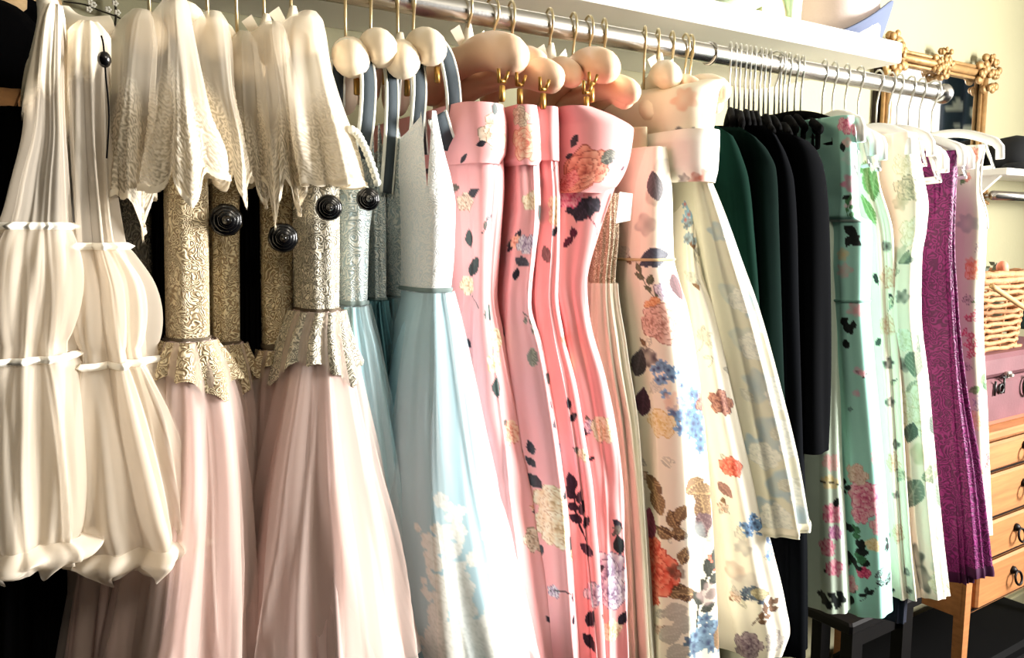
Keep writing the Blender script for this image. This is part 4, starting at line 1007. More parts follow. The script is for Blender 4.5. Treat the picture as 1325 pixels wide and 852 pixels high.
def paint2(c):
    R3(c, 690, 262, 14, CREAM, 3); R3(c, 681, 316, 13, LILAC, 2); LF(c, 676, 338, 22, 340, (70, 66, 74)); LF(c, 668, 356, 16, 80, INK); SP(c, 686, 418, 34, 300, (92, 92, 84), 5, 1, (170, 160, 140)); LF(c, 690, 462, 26, 80, (120, 116, 106), (190, 180, 160))
    LF(c, 687, 578, 20, 100, INK); LF(c, 686, 598, 18, 130, INK); LF(c, 690, 622, 30, 150, INK); R3(c, 716, 592, 24, LILAC, 8, 6, 2.6); R3(c, 722, 616, 16, LILAC, 9); R3(c, 716, 652, 26, CREAM, 11, 6, 3.0); R3(c, 720, 686, 28, CREAM, 12, 6, 4.2); R3(c, 704, 672, 14, CREAM, 13)
    LF(c, 697, 714, 22, 240, INK); LF(c, 735, 640, 18, 40, INK); R3(c, 716, 766, 9, LILAC, 4); a, h, R = c.spot(730, 772, 20); c.line(a - R, h + R * .2, a + R, h - R * .2, .0008, INK); LF(c, 744, 772, 14, 80, INK); LF(c, 744, 800, 16, 60, INK)
    LF(c, 727, 520, 20, 90, INK); LF(c, 735, 545, 20, 30, INK)
def paint2c(c):
    R3(c, 682, 185, 24, PEACH, 5); R3(c, 672, 150, 14, BEIGE, 6); LF(c, 700, 190, 18, 20, (120, 118, 110))
pink([(195, 668, 704), (260, 666, 707), (330, 661, 700), (395, 656, 692), (450, 655, 712), (550, 663, 733), (650, 676, 746), (760, 690, 752), (880, 700, 760)], 392, 'pink floral dress with a yellow peony low on its skirt', 42, -.165, paint2,
     [(136, 668, 700), (160, 667, 704), (205, 668, 706), (214, 674, 700)], paintc=paint2c)
def paint3(c):
    R3(c, 719, 280, 13, CREAM, 6); R3(c, 716, 262, 9, CREAM, 2); LF(c, 707, 330, 24, 110, (110, 84, 84)); LF(c, 718, 300, 14, 60, INK); R3(c, 733, 440, 10, CORAL, 3); R3(c, 738, 470, 10, CREAM, 4); LF(c, 735, 522, 16, 90, INK); LF(c, 742, 540, 16, 40, INK)
    SP(c, 752, 668, 70, 100, (44, 32, 44), 7, 3); LF(c, 760, 712, 26, 140, (60, 40, 56)); R3(c, 770, 770, 18, LILAC, 7); LF(c, 765, 800, 30, 60, INK); LF(c, 764, 830, 30, 130, INK)
pink([(140, 698, 728), (205, 700, 729), (260, 703, 732), (330, 700, 731), (380, 697, 729), (430, 702, 738), (500, 713, 757), (600, 730, 772), (700, 740, 784), (880, 752, 796)], 380, 'slim pink floral dress with plain upright collar, third of the pink ones', 43, -.16, paint3,
     [(138, 699, 727), (170, 698, 728), (208, 700, 728)])
def paint4(c):
    LF(c, 756, 272, 34, 250, INK, (70, 60, 76), .5); LF(c, 744, 268, 24, 200, INK, (70, 60, 76), .45); LF(c, 768, 266, 26, 330, INK, (70, 60, 76), .45); LF(c, 742, 300, 16, 120, (80, 30, 50)); LF(c, 736, 312, 18, 60, (80, 30, 50)); a, h, R = c.spot(760, 305, 26); c.line(a - R * .3, h + R, a + R * .8, h - R, .0008, (110, 30, 50))
    R3(c, 782, 556, 18, CREAM, 5, 6, 4.2); LF(c, 801, 705, 28, 100, (40, 44, 46)); R3(c, 786, 742, 30, LILAC, 6, 6, 2.4); R3(c, 792, 768, 22, LILAC, 9, 6, 2.4); R3(c, 792, 815, 16, CREAM, 8); LF(c, 772, 735, 30, 200, INK); LF(c, 770, 790, 40, 240, INK); LF(c, 806, 800, 22, 60, INK); LF(c, 765, 845, 34, 200, INK)
    R3(c, 738, 255, 16, PINKR, 3)
def paint4c(c):
    R3(c, 757, 222, 33, ((150, 62, 56), (214, 122, 100), (244, 176, 150)), 2, 6, 4.6); LF(c, 788, 203, 26, 30, (64, 66, 60), (150, 146, 130), .4); LF(c, 802, 202, 24, 10, (74, 70, 66), (160, 150, 134), .4); LF(c, 744, 182, 18, 70, INK); R3(c, 736, 235, 14, ((190, 70, 80), (230, 120, 120), (244, 170, 160)), 4); LF(c, 737, 202, 12, 200, INK)
    LF(c, 806, 218, 10, 30, PLUM)
t4, _ = pink([(200, 728, 838), (240, 728, 815), (300, 727, 789), (365, 726, 768), (420, 736, 771), (500, 751, 795), (600, 767, 811), (700, 775, 815), (880, 780, 818)], 366, 'pink floral dress with wide white-pink fold-over collar and large coral rose', 44, -.165, paint4,
     [(138, 729, 776), (150, 727, 815), (165, 726, 843), (195, 728, 838), (240, 730, 814), (250, 734, 790)], paintc=paint4c, folds=[(.002, .004, 2, 'rand'), (.0, .003, 4, 'crease')])
p = atY(806, 268, -.19)
tg = MB().add([p + np.array(v) for v in ((-.012, 0, -.022), (.010, -.004, -.018), (.014, -.004, .018), (-.006, 0, .020), (-.012, .001, -.022), (.010, -.003, -.018), (.014, -.003, .018), (-.006, .001, .020))], [(0, 1, 2, 3), (7, 6, 5, 4), (0, 4, 5, 1), (1, 5, 6, 2), (2, 6, 7, 3), (3, 7, 4, 0)])
o = tg.build('price_tag', mat('white card', (244, 238, 228), .6), smooth=False); tag(o, 'small white swing tag hanging by the coral rose dress', 'tag')
PH = 'peach satin padded hangers of the pink dresses'
hanger('padded_hanger', railX(603), atY(672, 78, -.165), 'peach padded hanger over the beige rose collar, ribbon on its hook', PH, 'pad', M_padp, rad=.0235, bow=True, clips=((649, 118, -.165), (672, 122, -.15)))
hanger('padded_hanger', railX(636), atY(724, 106, -.175), 'peach padded hanger with long tip left of the upright collar', PH, 'pad', M_padp, rad=.020, clips=((702, 128, -.17),))
hanger('padded_hanger', railX(661), atY(700, 90, -.14), 'peach padded hanger hidden between the two left pink dresses', PH, 'pad', M_padp, rad=.017)
hanger('padded_hanger', railX(741), atY(790, 92, -.165), 'peach padded hanger above the wide fold-over collar', PH, 'pad', M_padp, rad=.0215, clips=((758, 132, -.18), (765, 120, -.15)), bow=False)
hanger('padded_hanger', railX(761), atY(822, 124, -.17), 'small peach padded hanger behind the fold-over collar', PH, 'pad', M_padp, rad=.017)
hanger('padded_hanger', railX(781), atY(812, 132, -.15), 'lowest peach padded hanger behind the fold-over collar', PH, 'pad', M_padp, rad=.015)
hanger('padded_hanger', railX(710), atY(745, 104, -.12), 'peach padded hanger with white ribbon-wrapped hook between the pink dresses', PH, 'pad', M_padp, rad=.016, bow=True)

# ------------------------------------------------------------------ champagne net gown and cream dresses
M_champ = mat('champagne net', (196, 188, 168), .7, var=.1, vscale=60); M_champt = mat('champagne veil', (214, 208, 188), .7, alpha=.4)
ch_rows = [(250, 778, 806), (300, 776, 806), (365, 772, 800), (450, 774, 814), (550, 790, 830), (660, 802, 838), (880, 814, 852)]
c = Cloth(ch_rows, -.135, .15, nz=120, folds=PLEAT, seed=51, rb=.02); t = garment('champagne_gown', c, 'champagne net gown squeezed between pink and cream floral dresses', 'dress')
i = c.row(366); c.sub(0, i + 1).mesh('lace_bodice', lace_mat('champagne lace', (150, 132, 104), (226, 214, 186), 110), t, True); c.sub(i, c.nz).mesh('skirt_lining', M_champ, t)
q = c.sub(i, c.nz); q.P = q.P + q.N * (.003 + .002 * np.sin(c.a * 31))[..., None]; q.mesh('net_overskirt', M_champt, t)

CR = (246, 238, 216); BROWN = (122, 92, 66); NAVY = (58, 56, 70); GREYL = (176, 172, 158)
def paintE(c):
    for (x, y, r, col) in ((832, 230, 22, (70, 62, 74)), (822, 270, 18, (96, 24, 44)), (845, 260, 16, (190, 180, 160)), (828, 330, 20, (52, 50, 60)), (835, 395, 18, (150, 142, 124)), (825, 470, 16, (110, 104, 96)), (835, 600, 22, (120, 118, 110)), (828, 700, 26, (110, 96, 96)), (830, 790, 24, (90, 76, 80))): BL(c, x, y, r, col, .9, int(x))
    R3(c, 826, 680, 24, ((80, 66, 70), (130, 112, 112), (176, 160, 150)), 3); LF(c, 822, 640, 40, 80, (96, 92, 84))
ce = Cloth([(165, 815, 845), (240, 812, 846), (335, 815, 842), (420, 818, 850), (560, 820, 850), (700, 828, 852), (880, 832, 858)], -.115, .15, nz=300, nn=(40, 50, 12, 6), folds=SAT, seed=52, rb=.022)  # left face of the poppy dress, its shade put into the cloth colours
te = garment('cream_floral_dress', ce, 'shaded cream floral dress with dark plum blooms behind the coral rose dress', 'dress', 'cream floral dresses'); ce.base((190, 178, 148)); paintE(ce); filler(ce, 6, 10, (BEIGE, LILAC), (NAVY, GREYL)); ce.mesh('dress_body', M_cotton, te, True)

def paintF(c):
    BL(c, 845, 255, 14, (196, 186, 164), .8, 1); BL(c, 858, 215, 16, (176, 170, 156), .7, 2); LF(c, 848, 240, 40, 100, (84, 78, 80)); BL(c, 835, 290, 18, (150, 140, 130), .7, 12); BL(c, 866, 285, 13, (206, 200, 180), .7, 13)
    LF(c, 850, 333, 44, 10, (64, 66, 78)); LF(c, 836, 340, 20, 200, (64, 66, 78))
    SP(c, 842, 375, 44, 110, (90, 92, 70), 5, 2); R3(c, 862, 378, 16, LILAC, 3, 5, 2.6); LF(c, 876, 372, 36, 280, (92, 52, 56)); R3(c, 848, 400, 14, ((196, 110, 60), (226, 150, 100), (244, 196, 150)), 5); R3(c, 858, 418, 27, ((150, 96, 80), (206, 156, 138), (240, 204, 186)), 4, 6, 4.0); R3(c, 842, 418, 14, ((150, 96, 80), (206, 156, 138), (240, 204, 186)), 8)
    BL(c, 838, 462, 17, (66, 50, 66), .95, 3); LF(c, 826, 470, 40, 70, (70, 62, 66)); LF(c, 832, 520, 40, 80, (70, 40, 56))
    CLU(c, 866, 492, 22, (134, 170, 204), (60, 70, 110), 16, .32, 4); CLU(c, 892, 535, 30, (128, 166, 204), (96, 104, 140), 30, .30, 5); CLU(c, 912, 560, 24, (132, 170, 206), (96, 104, 140), 22, .3, 6); R3(c, 855, 548, 20, ((214, 180, 100), (238, 214, 150), (250, 238, 206)), 9); BL(c, 870, 520, 15, (236, 200, 176), .9, 7)
    BL(c, 905, 478, 24, (200, 202, 182), .9, 8, 1.6); BL(c, 916, 508, 15, (240, 180, 160), .9, 9); R3(c, 930, 520, 17, ((84, 44, 52), (150, 96, 84), (206, 150, 126)), 7)
    for (x, y, L, an) in ((846, 628, 34, 130), (850, 650, 36, 290), (872, 672, 28, 110), (882, 664, 26, 60), (880, 692, 26, 350), (858, 690, 26, 150), (886, 720, 26, 70), (898, 628, 36, 20), (912, 640, 42, 350), (910, 660, 44, 280), (874, 766, 34, 190), (890, 770, 30, 350)):
        LF(c, x, y, L, an, BROWN if y < 670 else (96, 70, 54), (196, 164, 116), .36)
    LF(c, 912, 682, 42, 300, (96, 70, 72), (150, 120, 116), .4); LF(c, 838, 680, 50, 80, (140, 70, 90))
    R3(c, 852, 742, 31, CORAL, 2, 5, 2.2); R3(c, 848, 712, 18, CORAL, 6, 5, 2); R3(c, 846, 772, 14, CORAL, 7); BL(c, 876, 740, 14, (90, 66, 54), .9, 21); R3(c, 932, 722, 17, CORAL, 8)
    for (x, y) in ((875, 792), (868, 822), (886, 808), (878, 845), (935, 690), (925, 770)): LF(c, x, y, 34, 20, (186, 182, 166), (206, 202, 188), .4)
    BL(c, 900, 700, 22, (190, 200, 196), .7, 14, 2.0); SP(c, 912, 770, 90, 70, (64, 66, 58), 8, 5, None, .26); BL(c, 918, 770, 20, (200, 176, 168), .8, 15); CLU(c, 916, 824, 30, (120, 146, 166), (70, 80, 110), 22, .35, 9); LF(c, 936, 820, 40, 70, (120, 96, 70)); LF(c, 838, 830, 50, 110, (196, 78, 66))
cF = Cloth([(190, 838, 868), (240, 826, 880), (335, 818, 886), (360, 816, 894), (400, 820, 908), (500, 830, 926), (600, 836, 937), (700, 838, 946), (880, 838, 958)], -.16, .15, nz=420, nn=(46, 96, 12, 6), folds=[(.001, .004, 3, 'wave'), (0, .003, 5, 'pleat')], seed=53, rb=.028)
tF = garment('cream_floral_dress', cF, 'cream floral dress with a big orange poppy and brown leaves, in front', 'dress', 'cream floral dresses'); cF.base(CR); filler(cF, 7, 14, (CORAL, BEIGE), (BROWN, GREYL)); scatter(cF, 3, 16, (BEIGE, ((190, 190, 176), (214, 212, 196), (236, 232, 214))), (GREYL, (200, 196, 176), BROWN), .007, .014); paintF(cF)
i = cF.row(336); cF.sub(0, i + 1).mesh('bodice', M_cotton, tF, True); cF.sub(i, cF.nz).mesh('skirt', M_cotton, tF); band(cF, 336, 1, 'waist_seam', mat('cream seam', (196, 176, 130), .7), tF, .0012)
def paintG(c):
    CLU(c, 893, 270, 16, (150, 190, 210), (210, 120, 110), 14, .4, 3); BL(c, 889, 235, 12, (232, 150, 120), .8, 4); CLU(c, 895, 300, 14, (160, 178, 186), (120, 120, 120), 10, .4, 6)
    R3(c, 948, 606, 16, CORAL, 3, 5, 2.2); LF(c, 938, 634, 26, 300, (150, 110, 100)); BL(c, 960, 500, 16, (226, 214, 190), .7, 5); R3(c, 934, 522, 18, ((84, 44, 52), (150, 96, 84), (206, 150, 126)), 6)
    CLU(c, 975, 682, 18, (120, 158, 198), (60, 70, 100), 18, .36, 7); CLU(c, 996, 715, 16, (130, 162, 208), (90, 96, 130), 14, .34, 8); BL(c, 962, 710, 14, (190, 186, 176), .8, 9); BL(c, 950, 740, 18, (200, 170, 150), .7, 10); BL(c, 968, 760, 26, (188, 180, 172), .8, 11); CLU(c, 974, 772, 15, (96, 112, 128), (60, 66, 90), 16, .4, 12)
    SP(c, 990, 800, 50, 40, (110, 84, 66), 7, 4, None, .3); R3(c, 968, 838, 20, ((80, 60, 76), (130, 110, 120), (180, 164, 166)), 5); R3(c, 1002, 830, 16, ((150, 140, 140), (196, 186, 176), (226, 220, 208)), 6); LF(c, 985, 770, 30, 350, (150, 140, 110))
cG = Cloth([(225, 884, 910), (300, 888, 906), (350, 890, 912), (400, 894, 936), (500, 905, 962), (600, 922, 988), (700, 938, 1012), (790, 948, 1036), (825, 954, 1041), (846, 960, 1030)], -.15, .15, nz=380, nn=(40, 84, 12, 6), folds=[(.0005, .003, 4, 'wave')], seed=54, rb=.026)
tG = garment('cream_floral_dress', cG, 'cream floral dress with rounded hem and a white fold-over collar', 'dress', 'cream floral dresses'); cG.base((250, 244, 226)); filler(cG, 8, 12, (CORAL, BEIGE), (BROWN, GREYL)); scatter(cG, 4, 16, (BEIGE, ((190, 190, 176), (214, 212, 196), (236, 232, 214))), (GREYL, (200, 196, 176), BROWN), .007, .014); paintG(cG)
cG.mesh('dress_body', M_cotton, tG, True)
k = Cloth([(168, 880, 946), (185, 872, 948), (215, 872, 946), (236, 882, 938)], -.185, .13, nz=60, nn=(40, 70, 12, 6), folds=[(0, .001, 2, 'wave')], seed=3, rb=.03, Xb=cG.X0); k.base((250, 246, 234)); BL(k, 915, 229, 14, (226, 130, 104), .9, 3); BL(k, 884, 232, 9, (130, 120, 120), .9, 5); BL(k, 900, 231, 10, (190, 120, 100), .9, 8); k.mesh('folded_collar', M_cotton, tG)
k = Cloth([(104, 905, 948), (118, 868, 948), (150, 862, 944), (178, 866, 938)], -.15, .13, nz=60, nn=(30, 60, 12, 6), folds=[(0, .001, 2, 'wave')], seed=4, rb=.03, Xb=cG.X0)
k.base((248, 238, 214)); BL(k, 885, 128, 20, (240, 196, 164), .9, 3); BL(k, 918, 150, 18, (182, 172, 150), .9, 6); BL(k, 875, 175, 13, (70, 74, 80), .9, 6); BL(k, 893, 176, 12, (80, 84, 84), .9, 7); k.mesh('back_collar', M_cotton, tG, True)
def paintS(c):
    g = random.Random(4)
    for (x, y, r) in ((958, 300, 20), (968, 345, 24), (975, 400, 26), (962, 440, 22), (985, 500, 28), (1000, 560, 30), (975, 580, 22), (1015, 630, 30), (1035, 670, 22), (990, 660, 24), (930, 300, 16), (945, 380, 18)):
        BL(c, x, y, r, g.choice(((160, 186, 200), (176, 192, 196), (196, 204, 196))), .9, int(x)); R3(c, x + 14, y + 10, r * .9, ((206, 208, 200), (228, 228, 216), (246, 244, 232)), int(y), 6, 3.0)
    for k in range(14): LF(c, g.uniform(935, 1050), g.uniform(320, 680), g.uniform(18, 30), g.uniform(0, 360), (204, 202, 184), (232, 230, 216), .34)
cS = Cloth([(232, 896, 926), (255, 898, 938), (285, 902, 952), (340, 910, 975), (400, 920, 1000), (500, 938, 1031), (600, 953, 1058), (688, 966, 1074)], -.175, .15, nz=300, nn=(46, 80, 12, 6), folds=[(.001, .006, 3, 'wave'), (0, .005, 5, 'pleat')], seed=55, rb=.026)
tS = garment('organza_dress', cS, 'pale organza dress with faint blue flowers, flaring beside the dark velvet', 'dress'); cS.base((226, 222, 200)); filler(cS, 9, 10, (((200, 200, 190), (220, 220, 210), (240, 238, 226)),), ((180, 190, 186),)); paintS(cS); cS.mesh('dress_body', M_sheerp, tS, True); band(cS, 684, 3, 'hem_band', mat('cream hem', (238, 232, 210), .6), tS, .001)
CH = 'peach padded hangers of the cream dresses'
hanger('padded_hanger', railX(851), atY(868, 104, -.13), 'pale padded hanger above the orange poppy dress', CH, 'pad', M_padc, rad=.019, bow=True)
hanger('padded_hanger', railX(869), atY(900, 122, -.15), 'peach padded hanger inside the tall back collar', CH, 'pad', M_padp, rad=.017)
hanger('padded_hanger', railX(886), atY(938, 122, -.16), 'pale padded hanger under the white fold-over collar', CH, 'pad', M_padc, rad=.018)
hanger('padded_hanger', railX(893), atY(928, 140, -.13), 'pale padded hanger of the organza dress', CH, 'pad', M_padc, rad=.016)
hanger('padded_hanger', railX(834), atY(842, 150, -.10), 'pale padded hanger of the shaded plum bloom dress', CH, 'pad', M_padc, rad=.014)

# ------------------------------------------------------------------ dark velvet dresses
def velvet(rows, label, col, seed, Yf, hk, tip):
    m = mat('velvet %d' % seed, col, .95, var=.3, vscale=9, spec=.04)
    t, c = plain('velvet_dress', rows, label, 'dress', m, 'dark velvet dresses on black hangers', Yf, ((.0005, .003, 2, 'rand'), (.0, .002, 4, 'crease')), seed, rb=.02, topcut=[(-3, -.015), (-1, .015), (0, .03), (1, .03), (3, -.015)], topk=3.5)
    hanger('flocked_hanger', railX(hk), atY(tip[0], tip[1], Yf + .02), 'black slim hanger of the ' + label.split(' with')[0].split(',')[0], 'black slim hangers of the velvet dresses', 'flat', M_bhang, hook_m=M_steelwire)
    return t, c
velvet([(150, 930, 956), (175, 928, 968), (220, 935, 980), (300, 945, 986), (400, 950, 994), (560, 955, 1000)], 'bottle green velvet dress nearest the organza dress', (10, 36, 28), 61, -.155, 958, (960, 160))
velvet([(152, 960, 985), (175, 962, 1005), (205, 970, 1016), (300, 975, 1019), (420, 980, 1022), (600, 985, 1030)], 'dark green velvet dress, second of the dark ones', (8, 24, 20), 62, -.155, 984, (1000, 172))
velvet([(150, 990, 1010), (180, 995, 1026), (220, 1000, 1037), (400, 1005, 1043), (600, 1005, 1052), (720, 1003, 1057), (846, 1000, 1058)], 'longest near-black velvet dress, hem near the floor', (4, 6, 10), 63, -.15, 1010, (1022, 176))
velvet([(158, 1015, 1056), (175, 1012, 1072), (200, 1018, 1080), (250, 1025, 1085), (400, 1030, 1087), (585, 1030, 1086)], 'black velvet dress with rounded shoulder beside the mint dress', (4, 5, 8), 64, -.16, 1030, (1062, 168))
hanger('flocked_hanger', railX(1004), atY(1087, 163, -.15), 'empty-armed black slim hanger reaching to the mint dress strap', 'black slim hangers of the velvet dresses', 'flat', M_bhang, hook_m=M_steelwire)
for (hk, tip, wh) in ((945, (948, 158), 'leftmost, beside the white collar'), (952, (956, 160), 'with its hook second from the white collar'), (965, (968, 160), 'left of the dark green velvet dress'), (977, (982, 162), 'above the dark green velvet dress'), (990, (996, 166), 'right of the dark green velvet dress'), (1015, (1030, 168), 'left of the black velvet shoulder'), (1038, (1056, 168), 'close to the mint dress'), (971, (975, 162), 'between the two green velvet dresses'), (996, (1008, 168), 'above the longest velvet dress'), (1021, (1042, 166), 'rightmost, above the black velvet shoulder')):
    hanger('flocked_hanger', railX(hk), atY(tip[0], tip[1], -.11), 'extra black slim hanger ' + wh, 'black slim hangers crowded between velvet dresses', 'flat', M_bhang, hook_m=M_steelwire)

# ------------------------------------------------------------------ dresses at the right end
MINT = (172, 230, 216); BLK = (20, 26, 26)
def paintM(c):
    R3(c, 1095, 162, 11, PINKR, 2); R3(c, 1106, 168, 8, PINKR, 4); BL(c, 1102, 238, 15, (228, 110, 160), .8, 3); BL(c, 1100, 205, 12, (200, 226, 220), .8, 3); BL(c, 1096, 185, 8, (250, 190, 190), .8, 6); LF(c, 1112, 180, 14, 70, BLK); LF(c, 1090, 190, 12, 100, BLK); BL(c, 1103, 262, 12, (240, 180, 200), .8, 8); SP(c, 1098, 274, 26, 80, (70, 120, 80), 5, 2); LF(c, 1095, 256, 10, 20, BLK)
    for (x, y, L, an) in ((1100, 298, 20, 140), (1104, 308, 18, 20), (1098, 312, 16, 250), (1108, 314, 16, 330), (1092, 415, 14, 40), (1098, 425, 18, 300), (1104, 420, 12, 80), (1095, 445, 14, 100)): LF(c, x, y, L, an, BLK, None, .34)
    BL(c, 1090, 330, 10, (240, 210, 150), .8, 4); BL(c, 1092, 350, 12, (238, 190, 190), .7, 5); BL(c, 1124, 365, 9, (240, 206, 150), .9, 6); BL(c, 1106, 400, 12, (236, 170, 180), .8, 8); BL(c, 1112, 402, 9, (236, 170, 180), .8, 9); BL(c, 1110, 480, 7, (240, 180, 200), .8, 10); BL(c, 1108, 510, 6, (236, 160, 190), .8, 11)
    R3(c, 1120, 645, 24, PINKR, 5, 6, 2.4); R3(c, 1108, 615, 15, ((200, 150, 120), (236, 196, 180), (250, 226, 214)), 6); R3(c, 1142, 650, 18, ((226, 100, 140), (244, 160, 180), (252, 210, 214)), 7); R3(c, 1135, 590, 12, ((230, 150, 160), (244, 190, 190), (250, 220, 216)), 8); R3(c, 1112, 668, 12, PINKR, 9)
    g = random.Random(2)
    for k in range(16): LF(c, 1104 + g.uniform(-12, 14), 705 + g.uniform(-28, 26), g.uniform(10, 20), g.uniform(0, 360), BLK if g.random() < .7 else (60, 110, 76), None, .36)
    for k in range(8): LF(c, 1090 + g.uniform(-12, 10), 640 + g.uniform(-20, 40), g.uniform(8, 14), g.uniform(0, 360), BLK)
    R3(c, 1118, 742, 9, ((150, 20, 70), (214, 60, 110), (236, 120, 150)), 3); LF(c, 1110, 735, 12, 160, BLK); R3(c, 1130, 706, 10, ((220, 190, 120), (238, 216, 160), (250, 238, 200)), 3); R3(c, 1140, 680, 16, ((226, 120, 150), (240, 170, 180), (250, 210, 210)), 13)
    for (x, y, L, an) in ((1140, 742, 22, 40), (1148, 752, 22, 10), (1142, 756, 20, 340), (1150, 745, 16, 70)): LF(c, x, y, L, an, BLK, (170, 214, 206), .22)
    for k in range(10): LF(c, 1088 + g.uniform(-18, 16), 770 + g.uniform(-14, 14), g.uniform(10, 16), g.uniform(0, 360), BLK, None, .36)
    R3(c, 1085, 730, 14, PINKR, 21); R3(c, 1100, 755, 12, ((230, 120, 150), (246, 180, 190), (252, 216, 214)), 22)
    for (x, y) in ((1128, 480), (1122, 450), (1100, 530)): BL(c, x, y, 4, (60, 90, 90), .9, x)
cM = Cloth([(150, 1084, 1112), (200, 1086, 1116), (250, 1088, 1117), (280, 1086, 1122), (288, 1086, 1140), (340, 1086, 1141), (388, 1088, 1137), (450, 1090, 1142), (550, 1096, 1152), (650, 1102, 1161), (750, 1106, 1167), (796, 1108, 1169)], -.16, .13, nz=400, nn=(60, 80, 12, 6), folds=[(.0005, .003, 3, 'wave')], seed=71, rb=.022, hemtilt=.01)
tM = garment('mint_floral_dress', cM, 'mint green floral dress with pink roses and straight hem', 'dress', 'mint floral dresses'); cM.base(MINT); filler(cM, 12, 10, (PINKR,), (BLK,)); scatter(cM, 5, 14, (((236, 150, 170), (244, 186, 196), (250, 220, 222)),), ((40, 60, 56), BLK), .004, .009, -.20, .05); paintM(cM)
i0, i1 = cM.row(284), cM.row(390); cM.sub(0, i0 + 1).mesh('floral_strap_yoke', M_cotton, tM, True); cM.sub(i0, i1 + 1).mesh('bodice', M_cotton, tM); cM.sub(i1, cM.nz).mesh('skirt', M_cotton, tM)
band(cM, 390, 1, 'waist_seam', mat('mint seam', (120, 168, 156), .7), tM, .001); band(cM, 286, 1, 'bust_binding', mat('pale mint binding', (214, 238, 228), .6), tM, .0015)
def paintM2(c):
    R3(c, 1076, 600, 12, ((240, 170, 170), (246, 200, 196), (250, 220, 214)), 2); R3(c, 1074, 625, 11, ((220, 200, 120), (240, 224, 160), (250, 240, 206)), 3); a, h, R = c.spot(1076, 635, 20); c.line(a - R, h + R * .4, a + R, h, .001, BLK)
    R3(c, 1078, 665, 15, PINKR, 4); LF(c, 1082, 650, 14, 70, BLK); R3(c, 1070, 710, 12, PINKR, 5); R3(c, 1080, 690, 10, ((150, 60, 130), (200, 120, 170), (236, 190, 210)), 6); LF(c, 1070, 740, 12, 30, BLK); R3(c, 1080, 735, 12, PINKR, 8)
    for k in range(8): LF(c, 1064 + k * 4, 770 + (k % 3) * 7, 14, k * 50, BLK, None, .36)
cM2 = Cloth([(160, 1066, 1090), (300, 1066, 1092), (582, 1060, 1098), (700, 1061, 1106), (790, 1062, 1112)], -.125, .13, nz=260, nn=(46, 50, 12, 6), folds=[(.0005, .002, 3, 'wave')], seed=72, rb=.02)
tM2 = garment('mint_floral_dress', cM2, 'paler mint floral dress peeping out left of the straight-hemmed one', 'dress', 'mint floral dresses'); cM2.base((214, 232, 214)); paintM2(cM2); filler(cM2, 13, 8, (PINKR,), (BLK,)); cM2.mesh('dress_body', M_cotton, tM2, True)
plain('navy_slip', [(300, 1140, 1160), (560, 1152, 1172), (740, 1160, 1182), (806, 1158, 1176)], 'narrow navy dress edge right of the mint dress', 'dress', mat('navy crepe', (14, 22, 42), .8), None, -.12, ((0, .002, 3, 'wave'),), 73)
WG = (255, 241, 222); SAGE = ((128, 134, 112), (190, 188, 158), (236, 228, 202)); IVR = ((206, 204, 160), (236, 234, 204), (250, 248, 232))
def paintA(c):
    for (x, y, L, an) in ((1122, 232, 40, 80), (1130, 240, 46, 70), (1124, 270, 40, 100), (1118, 215, 20, 60)): LF(c, x, y, L, an, (120, 152, 88), (180, 200, 140), .18)
    for (x, y, r) in ((1146, 320, 9), (1150, 470, 11), (1152, 520, 10), (1158, 575, 9), (1160, 640, 8), (1172, 740, 8), (1176, 765, 7)): BL(c, x, y, r, (30, 30, 32), .95, y)
    for (x, y, r) in ((1150, 360, 14), (1148, 420, 14), (1156, 600, 14), (1162, 690, 14)): R3(c, x, y, r, ((210, 150, 110), (236, 200, 170), (248, 230, 210)), y)
cAa = Cloth([(175, 1112, 1140), (230, 1116, 1144), (300, 1132, 1162), (390, 1138, 1162), (480, 1142, 1170), (600, 1150, 1176), (720, 1160, 1184), (775, 1166, 1190)], -.145, .13, nz=300, nn=(40, 50, 12, 6), folds=SAT, seed=74, rb=.02)
tA = garment('white_floral_dress', cAa, 'narrow white floral dress with black dots beside the mint dress', 'dress', 'white and green floral dresses'); cAa.base(WG); scatter(cAa, 7, 20, (SAGE, IVR), ((60, 70, 64), (150, 164, 140), (30, 30, 32)), .006, .014, -.15, .06); paintA(cAa); cAa.mesh('dress_body', M_cotton, tA, True)
